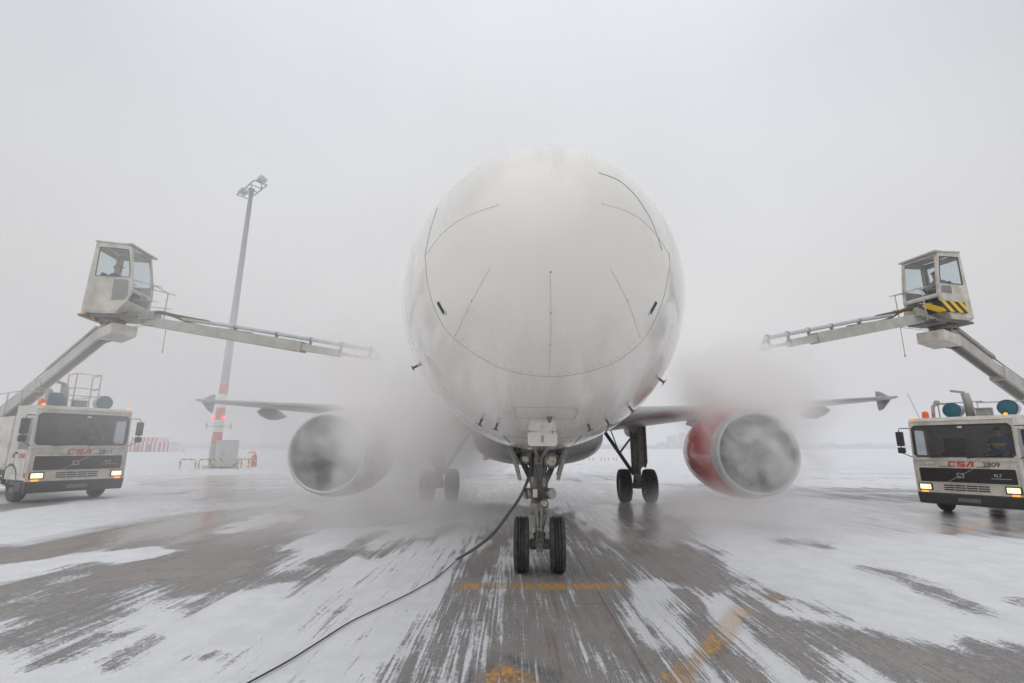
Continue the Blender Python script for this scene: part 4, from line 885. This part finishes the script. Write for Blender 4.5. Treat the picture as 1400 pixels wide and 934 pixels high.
    MB().tube([(-1.0, .4, 2.83), (-1.2, .4, 3.6)], .006, 5).build('aerial', 'black', t)
    rb = MB()
    for x in (-1.05, 1.05):
        rb.tube([(x, 2.2, 2.55), (x, 2.2, 3.35), (x, 7.4, 3.35), (x, 7.4, 2.55)], .02, 6)
        for y in (3.5, 4.8, 6.1): rb.tube([(x, y, 2.55), (x, y, 3.35)], .018, 6)
    rb.tube([(-1.05, 2.2, 3.35), (.1, 2.2, 3.35)], .02, 6).tube([(.05, 2.0, 2.8), (.0, 2.0, 3.3), (1.1, 2.0, 3.28)], .02, 6).build('handrail', 'rail', t)
    rb = MB()
    for x, y in ((.35, 2.5), (1.05, 2.5), (.35, 3.2), (1.05, 3.2)): rb.tube([(x, y, 2.55), (x, y, 4.1)], .02, 6)
    for z in (3.6, 4.1): rb.tube([(.35, 3.2, z), (.35, 2.5, z), (1.05, 2.5, z), (1.05, 3.2, z)], .02, 6)
    if doorlogo: rb.build('guard_cage', 'red_rail', t)
    tag(t, label, 'de-icing truck', 'de-icing trucks')
    return t
def to_world(t, p): return ROOTM[t.name] @ Vector(p)
truR = truck((12.3, 14.05), -R(58), .95, '2809', 'cream de-icing truck numbered 2809 at the right edge, cabin raised on its boom', False, True)
truL = truck((-15.25, 18.2), R(59), 1.16, '2811', 'mist-veiled cream de-icing truck at the left edge with a red guard cage on top', True, True)
# driver in the right truck
p = to_world(truR, (.58, 1.12, 1.62)); person('driver in blue behind the windscreen of truck 2809', p, -R(58), 'jacket_blue', 'hair', 'hiviz', sc=.9)
p = to_world(truL, (.58, 1.15, 1.56)); person('driver sitting behind the windscreen of the left truck', p, R(59), 'jacket_dark', 'hair', 'hiviz', sc=.95)
o = MB().box((0, 0, .02), (.5, .28, .03)).box((.05, .02, .05), (.3, .2, .02), rot=Matrix.Rotation(.3, 3, 'Z')).build('paper_stack', 'paper'); o.location = to_world(truR, (.55, .3, 1.572)); o.rotation_euler = (0, 0, -R(58)); tag(o, 'white papers lying on the dashboard of truck 2809', 'papers')

def cabin(t, O, yaw, tip, stripe_side, pivot, dz=0):
    """operator cabin at world O (floor centre), yaw of its forward axis, spray boom towards tip, main boom to pivot"""
    f = Vector((math.cos(yaw), math.sin(yaw), 0)); l = Vector((-f.y, f.x, 0)); U = Vector((0, 0, 1))
    K = 1.14-.6*max(0, dz-.1)
    def P(a, b, c_): return O+(f*a+l*b+U*c_)*K
    HW = .52; c = MB(); root = empty('operator_cabin', (0, 0, 0)); ROOTM[root.name] = ROOTM[t.name]; root.parent = t
    def B(mb, name, m_, par=root, **k): return mb.build(name, m_, par, world=True, **k)
    # side panels: outline (a, z)
    out_ = [(-.56, 0), (.30, 0), (.52, .30), (.62, .62), (.56, 1.2), (.42, 1.92), (-.1, 1.96), (-.48, 1.98)]
    win1 = [(-.36, 1.0), (.10, 1.0), (.20, 1.0), (.50, 1.0), (.47, 1.3), (.36, 1.80), (0, 1.82), (-.36, 1.84)]
    for s in (-1, 1):
        q = HW*s; c.ring([P(a, q, z) for a, z in out_], [P(a, q, z) for a, z in win1], -l*s, .035)
    # roof, rear, floor, front frame
    c.prism([P(-.5, -HW-.02, 1.99), P(.47, -HW-.02, 1.93), P(.47, HW+.02, 1.93), P(-.5, HW+.02, 1.99)], U*.05)
    c.ring([P(-.555, -HW+.03, .02), P(-.555, HW-.03, .02), P(-.48, HW-.03, 1.97), P(-.48, -HW+.03, 1.97)], [P(-.52, -HW+.1, 1.05), P(-.52, HW-.1, 1.05), P(-.49, HW-.1, 1.8), P(-.49, -HW+.1, 1.8)], f, .03)
    c.prism([P(-.54, -HW+.02, 0), P(.3, -HW+.02, 0), P(.3, HW-.02, 0), P(-.54, HW-.02, 0)], -U*.05)
    c.prism([P(.3, -HW+.02, 0), P(.52, -HW+.02, .3), P(.52, HW-.02, .3), P(.3, HW-.02, 0)], -f*.03)
    def front(pts, k=0): return [P(a+k, b, z) for a, b, z in pts]
    c.ring(front([(.62, -HW+.03, .62), (.62, HW-.03, .62), (.42, HW-.03, 1.92), (.42, -HW+.03, 1.92)]), front([(.605, -HW+.09, .70), (.605, HW-.09, .70), (.435, HW-.09, 1.85), (.435, -HW+.09, 1.85)]), -f, .03)
    c.ring(front([(.52, -HW+.03, .30), (.52, HW-.03, .30), (.62, HW-.03, .617), (.62, -HW+.03, .617)]), front([(.53, -HW+.08, .34), (.53, HW-.08, .34), (.61, HW-.08, .58), (.61, -HW+.08, .58)]), -f, .03)
    B(c, 'shell', 'truck', bevel=.012)
    for s in (-1, 1):
        q = (HW-.02)*s; B(MB().prism([P(a, q, z) for a, z in win1], l*.006), 'side_window', 'glass')
        B(MB().tube([P(a, (HW+.003)*s, z) for a, z in win1+win1[:1]], .012, 6), 'window_seal', 'black')
    wl = [(.14, .32), (.46, .34), (.53, .48), (.5, .86), (.44, .92), (.12, .92)]
    B(MB().prism([P(a, -HW*1*stripe_side*-1-0.0, z) for a, z in wl], l*(-.008 if stripe_side > 0 else .008)*-1), 'lower_window', 'intake')
    B(MB().prism(front([(.60, -HW+.09, .70), (.60, HW-.09, .70), (.43, HW-.09, 1.85), (.43, -HW+.09, 1.85)], -.012), f*.006), 'front_window', 'glass')
    B(MB().prism(front([(.53, -HW+.08, .34), (.53, HW-.08, .34), (.61, HW-.08, .58), (.61, -HW+.08, .58)], -.014), f*.006), 'foot_window', 'glass')
    B(MB().bar(P(.4, -HW-.05, 1.96), P(.5, HW+.05, 1.94), .12, .05), 'roof_visor', 'rail')
    B(MB().prism([P(-.51, -HW+.1, 1.05), P(-.51, HW-.1, 1.05), P(-.48, HW-.1, 1.8), P(-.48, -HW+.1, 1.8)], f*.005), 'rear_window', 'glass')
    B(MB().box(P(-.28, 0, .6), (.42, .42, .12), rot=Matrix.Rotation(yaw, 3, 'Z')).box(P(-.43, 0, .95), (.09, .36, .6), rot=Matrix.Rotation(yaw, 3, 'Z')), 'seat', 'seat')
    B(MB().box(P(.3, .2, .75), (.12, .3, .3), rot=Matrix.Rotation(yaw, 3, 'Z')), 'console', 'black')
    # turntable and counter box
    B(MB().lathe([(-.28, .34), (-.1, .36), (-.1, .3), (-.05, .3)], P(-.05, 0, 0), (0, 0, 1), 24).prism([P(-.7, -.4, -.12), P(.75, -.4, -.12), P(.75, .4, -.12), P(-.7, .4, -.12)], U*.07), 'turntable', 'gear_dark')
    bd = (pivot-O); bd.z = 0; bd.normalize(); bs = Vector((-bd.y, bd.x, 0))
    q0 = O+bd*.05-U*.42
    B(MB().prism([q0-bd*.95-bs*.35-U*.33, q0+bd*.1-bs*.35-U*.4, q0+bd*.1+bs*.35-U*.4, q0-bd*.95+bs*.35-U*.33], U*.34), 'counter_box', 'truck', bevel=.02)
    # railings by the spray boom base
    rl = MB()
    for s in (-1, 1):
        a0 = P(1.05, s*.38, -.15)
        rl.tube([a0, P(1.08, s*.38, .85)], .018, 6).tube([P(.55, s*.38, .95), P(1.3, s*.38, .78)], .014, 6).tube([P(.6, s*.38, .4), P(1.25, s*.38, .35)], .012, 6)
    rl.tube([P(1.08, -.38, .83), P(1.08, .38, .83)], .014, 6); B(rl, 'railing', 'rail')
    B(MB().bar(P(.3, 0, -.12), P(1.25, 0, -.16+dz), .75, .07).bar(P(.35, 0, 0), P(1.1, 0, dz), .4, .2), 'boom_bracket', 'truckgrey')
    # stay-out sensor
    w0 = P(.4, 0, -.3); w1 = w0+(tip-O).normalized()*1.5; w1.z = w0.z-.02; B(MB().tube([w0, w1, w1-U*.02, w1-U*.85], .008, 5).sphere(w1-U*.87, .025, 8, 5), 'feeler_rod', 'gear_dark')
    # spray boom
    b0 = P(.8, 0, -.18+dz); d = (tip-b0).normalized(); ln = (tip-b0).length; up = (U-d*U.dot(d)).normalized()
    sb = B(MB().bar(b0, b0+d*ln*.72, .3, .3).bar(b0+d*ln*.70, b0+d*ln*.86, .2, .2).bar(b0+d*ln*.84, b0+d*ln*.99, .08, .08), 'spray_boom', 'boomgrey', t, bevel=.012)
    pp = [b0+d*ln*.18+up*.25, b0+d*ln*.4+up*.28, b0+d*ln*.98+up*.24, tip+up*.1]
    B(MB().tube(pp, .055, 10), 'spray_pipe', 'lampcase', sb)
    for k in (.42, .6, .74, .86, .97): q = b0+d*ln*k; B(MB().bar(q, q+up*.28, .07, .05).tube([q+up*.26-d*.03, q+up*.26+d*.03], .07, 10), 'pipe_clamp', 'truckgrey', sb)
    B(MB().tube(crv([b0-d*.1+up*.15, b0+d*ln*.04+up*.3, b0+d*ln*.12+up*.3, b0+d*ln*.25+up*.14, b0+d*ln*.5+up*.15]), .035, 8).tube(crv([b0-d*.15+up*.2, b0+d*ln*.05+up*.36, b0+d*ln*.14+up*.33, b0+d*ln*.3+up*.3]), .04, 8), 'hose', 'brown_hose', sb)
    B(MB().lathe([(-.12, .06), (0, .09), (.06, .11), (.06, .01)], tip, d*.4-up, 14).box(tip+up*.05, (.16, .16, .12)), 'spray_nozzle', 'plate', sb)
    # main boom
    c0 = O+bd*.3-U*.42; dv = (pivot-c0).normalized(); lb = (pivot-c0).length; ub = (U-dv*U.dot(dv)).normalized(); sb_ = dv.cross(ub)
    bm_ = MB().bar(c0-dv*.05, c0+dv*lb*.5, .34, .36).bar(c0+dv*lb*.48, pivot, .44, .48); bo = B(bm_, 'main_boom', 'boomgrey', t, bevel=.012)
    B(MB().bar(c0+dv*.1-ub*.181, c0+dv*lb*.46-ub*.181, .2, .012).bar(c0+dv*lb*.5-ub*.243, c0+dv*lb*.95-ub*.243, .26, .012), 'boom_underside_shade', 'gear_dark', bo)  # dark strips put the shade under the boom into its colour
    tr = MB().bar(c0+dv*lb*.06+ub*.36, c0+dv*lb*.42+ub*.36, .3, .06).tube([c0+dv*lb*.3+ub*.46, c0+dv*lb*.95+ub*.58], .03, 6).tube([c0+dv*lb*.06+ub*.44+sb_*.12, c0+dv*lb*.42+ub*.44+sb_*.12], .025, 6)
    for k in (.08, .2, .32, .42, .6, .75, .9): tr.bar(c0+dv*lb*k, c0+dv*lb*k+ub*.5, .05, .05)
    for k in (.45, .52): tr.bar(c0+dv*lb*k-ub*.2, c0+dv*lb*k-ub*.42, .03, .03)
    tr.bar(c0+dv*lb*.43-ub*.42, c0+dv*lb*.53-ub*.42, .03, .03); B(tr, 'cable_tray', 'truckgrey', bo)
    B(MB().box(c0+U*.05, (.42, .42, .5), rot=Matrix.Rotation(math.atan2(bd.y, bd.x), 3, 'Z')), 'knuckle', 'truckgrey', bo, bevel=.02)
    B(MB().tube(crv([c0-bd*.5-U*.1, c0-bd*.4-U*.3, c0-U*.34, c0+dv*.5-ub*.15]), .022, 8).tube(crv([c0-bd*.35-U*.1, c0-bd*.25-U*.24, c0+bd*.05-U*.28, c0+dv*.45-ub*.1]), .022, 8).tube(crv([c0-bd*.6-U*.1, c0-bd*.3-U*.36, c0+bd*.0-U*.4, c0+dv*.6-ub*.2]), .02, 8), 'hydraulic_hose', 'black', bo)
    # pedestal
    pb = pivot-U*1.4; B(MB().bar(pb, pivot, .5, .5, up=(0, 1, 0)).box(pb, (1.2, 1.2, .2)).bar(pb+dv*-1.2+U*.3, pivot-dv*lb*.18, .12, .12), 'pedestal', 'truckgrey', t)
    return root, P
# right cabin
Oc = at(1292, 436, 14.9)+Vector((.15, .35, 0)); yawR = R(180+15)
pivR = at(1425, 556, 19.0)
tipR = at(1045, 476, 12.6)
cR, PR = cabin(truR, Oc, yawR, tipR, 1, pivR, .22)
sp_ = Vector((math.cos(yawR), math.sin(yawR), 0)); ls = Vector((-sp_.y, sp_.x, 0))
# striped corner box, near side is +l (towards camera)
near = 1 if (PR(0, 1, 0)-PR(0, -1, 0)).y < 0 else -1
hz = MB().prism([PR(-.25, near*.525, .12), PR(.62, near*.525, .12), PR(.68, near*.525, .42), PR(-.15, near*.525, .42)], ls*near*.09).prism([PR(.63, near*.61, .12), PR(.63, near*.1, .12), PR(.69, near*.1, .42), PR(.69, near*.61, .42)], sp_*.06); hz.build('hazard_panel', 'hazard', cR, world=True)
MB().prism([PR(-.25, near*.525, .425), PR(.64, near*.525, .425), PR(.66, near*.525, .66), PR(-.05, near*.525, .66)], ls*near*.085).build('corner_panel', 'truck', cR, world=True, bevel=.01)
person('operator with tan cap in the raised cabin of the right truck', PR(-.16, 0, .62), yawR+PI/2, 'jacket_grey', 'cap', cap=True, sc=1.08)
# left cabin
Ol = at(158, 432, 15.6); yawL = R(8)
pivL = at(-15, 585, 22.5); tipL = at(516, 492, 13.4)
cL, PL = cabin(truL, Ol, yawL, tipL, -1, pivL, .06)
MB().prism([PL(-.57, -.5, -.1), PL(-.35, -.5, -.2), PL(-.35, .3, -.2), PL(-.57, .3, -.1)], Vector((0, 0, .1))).build('hazard_panel', 'hazard', cL, world=True)
person('operator with dark cap in the raised cabin of the left truck', PL(-.16, 0, .62), yawL+PI/2, 'jacket_blue', 'cap', cap=True, sc=1.08)

# ------------------------------------------------------------------ haze and steam
def closed_box(name, lo, hi):
    c_ = [(lo[i]+hi[i])/2 for i in range(3)]; d = [hi[i]-lo[i] for i in range(3)]; return MB().box(c_, d), c_
hz_m = bpy.data.materials.new('haze_air'); hz_m.use_nodes = True; N = hz_m.node_tree.nodes; N.clear(); o_ = N.new('ShaderNodeOutputMaterial'); v_ = N.new('ShaderNodeVolumePrincipled')
v_.inputs['Color'].default_value = (.93, .94, .96, 1); v_.inputs['Density'].default_value = .0011; hz_m.node_tree.links.new(v_.outputs[0], o_.inputs['Volume'])
M['haze'] = hz_m; hb_, _ = closed_box('haze', (-5200, -80, -1), (5200, 7300, 60)); ho = hb_.build('haze', 'haze'); tag(ho, 'thin grey winter haze over the whole apron', 'haze', kind='stuff')
def steam(name, label, c_, r_, dens, nscale=.8, lo=.42, hi=.68, edge=.75, det=3, base=0.0, col=(1.0, .998, .996)):
    m = bpy.data.materials.new(name); m.use_nodes = True; N = m.node_tree.nodes; L = m.node_tree.links; N.clear()
    o_ = N.new('ShaderNodeOutputMaterial'); v = N.new('ShaderNodeVolumePrincipled'); v.inputs['Color'].default_value = (*col, 1); v.inputs['Anisotropy'].default_value = .1
    tc = N.new('ShaderNodeTexCoord'); ln = N.new('ShaderNodeVectorMath'); ln.operation = 'LENGTH'; L.new(tc.outputs['Object'], ln.inputs[0])
    fo = N.new('ShaderNodeMapRange'); fo.interpolation_type = 'SMOOTHSTEP'; fo.inputs[1].default_value = 1.0; fo.inputs[2].default_value = 1-edge; fo.inputs[3].default_value = 0; fo.inputs[4].default_value = 1
    L.new(ln.outputs['Value'], fo.inputs[0])
    mp = N.new('ShaderNodeMapping'); mp.inputs['Scale'].default_value = r_; mp.inputs['Location'].default_value = c_; L.new(tc.outputs['Object'], mp.inputs[0])
    n = N.new('ShaderNodeTexNoise'); n.inputs['Scale'].default_value = nscale; n.inputs['Detail'].default_value = det; n.inputs['Roughness'].default_value = .6; n.inputs['Distortion'].default_value = .5; L.new(mp.outputs[0], n.inputs['Vector'])
    mr = N.new('ShaderNodeMapRange'); mr.inputs[1].default_value = lo; mr.inputs[2].default_value = hi; mr.inputs[3].default_value = base; L.new(n.outputs[0], mr.inputs[0])
    mu = N.new('ShaderNodeMath'); mu.operation = 'MULTIPLY'; L.new(fo.outputs[0], mu.inputs[0]); L.new(mr.outputs[0], mu.inputs[1]); mu2 = N.new('ShaderNodeMath'); mu2.operation = 'MULTIPLY'; mu2.inputs[1].default_value = dens; L.new(mu.outputs[0], mu2.inputs[0])
    L.new(mu2.outputs[0], v.inputs['Density']); L.new(v.outputs[0], o_.inputs['Volume'])
    b = MB().sphere((0, 0, 0), 1, 20, 12); o = b.build(name, m); o.location = c_; o.scale = r_; tag(o, label, 'steam', kind='stuff'); return o
steam('steam_cloud', 'dense steam column between the left engine and the fuselage', (-2.1, 12.3, 2.7), (2.7, 2.8, 2.8), 1.9, .7, .33, .60, .8, base=.25)
steam('steam_cloud', 'steam curling across the left engine inlet', (-3.6, 11.2, 1.8), (1.8, 1.4, 1.7), 1.7, 1.1, .41, .64, .8, base=.1)
steam('steam_cloud', 'white steam burst above the right engine', (6.1, 12.9, 3.3), (2.6, 2.2, 1.8), 2.8, .9, .36, .60, .85, base=.2)
steam('steam_cloud', 'thin steam veil over the right engine inlet', (5.8, 11.6, 1.8), (1.9, 1.3, 1.6), 1.9, 1.3, .45, .62, .8, base=.08)
steam('steam_cloud', 'low steam drifting over the ground under the left wing', (-2.6, 12.0, .3), (4.2, 4.2, .9), .75, .6, .35, .65, .8, base=.15)
steam('steam_cloud', 'low steam drifting over the ground below the right engine', (5.2, 12.0, .3), (3.8, 3.6, .9), .8, .6, .35, .65, .8, base=.12)
steam('steam_cloud', 'pale steam swallowing the tip of the left spray boom', (-3.6, 13.2, 4.3), (2.3, 2.0, 1.9), .8, .7, .35, .62, .85, base=.3)
steam('steam_cloud', 'short spray plume below the right nozzle', (tipR.x+.05, tipR.y, tipR.z-.3), (.55, .5, .45), 8.0, 2.0, .4, .62, .85)
steam('spray_mist', 'thin spray mist hanging before the left truck and mast', (-10.5, 20, 5), (11, 13, 8.5), .095, .16, .25, .7, .8, 2, base=.25)
steam('spray_mist', 'thin spray mist drifting above the airliner nose', (0.2, 12, 7.2), (6.5, 7.5, 4.6), .3, .25, .35, .7, .85, 2, base=.2)
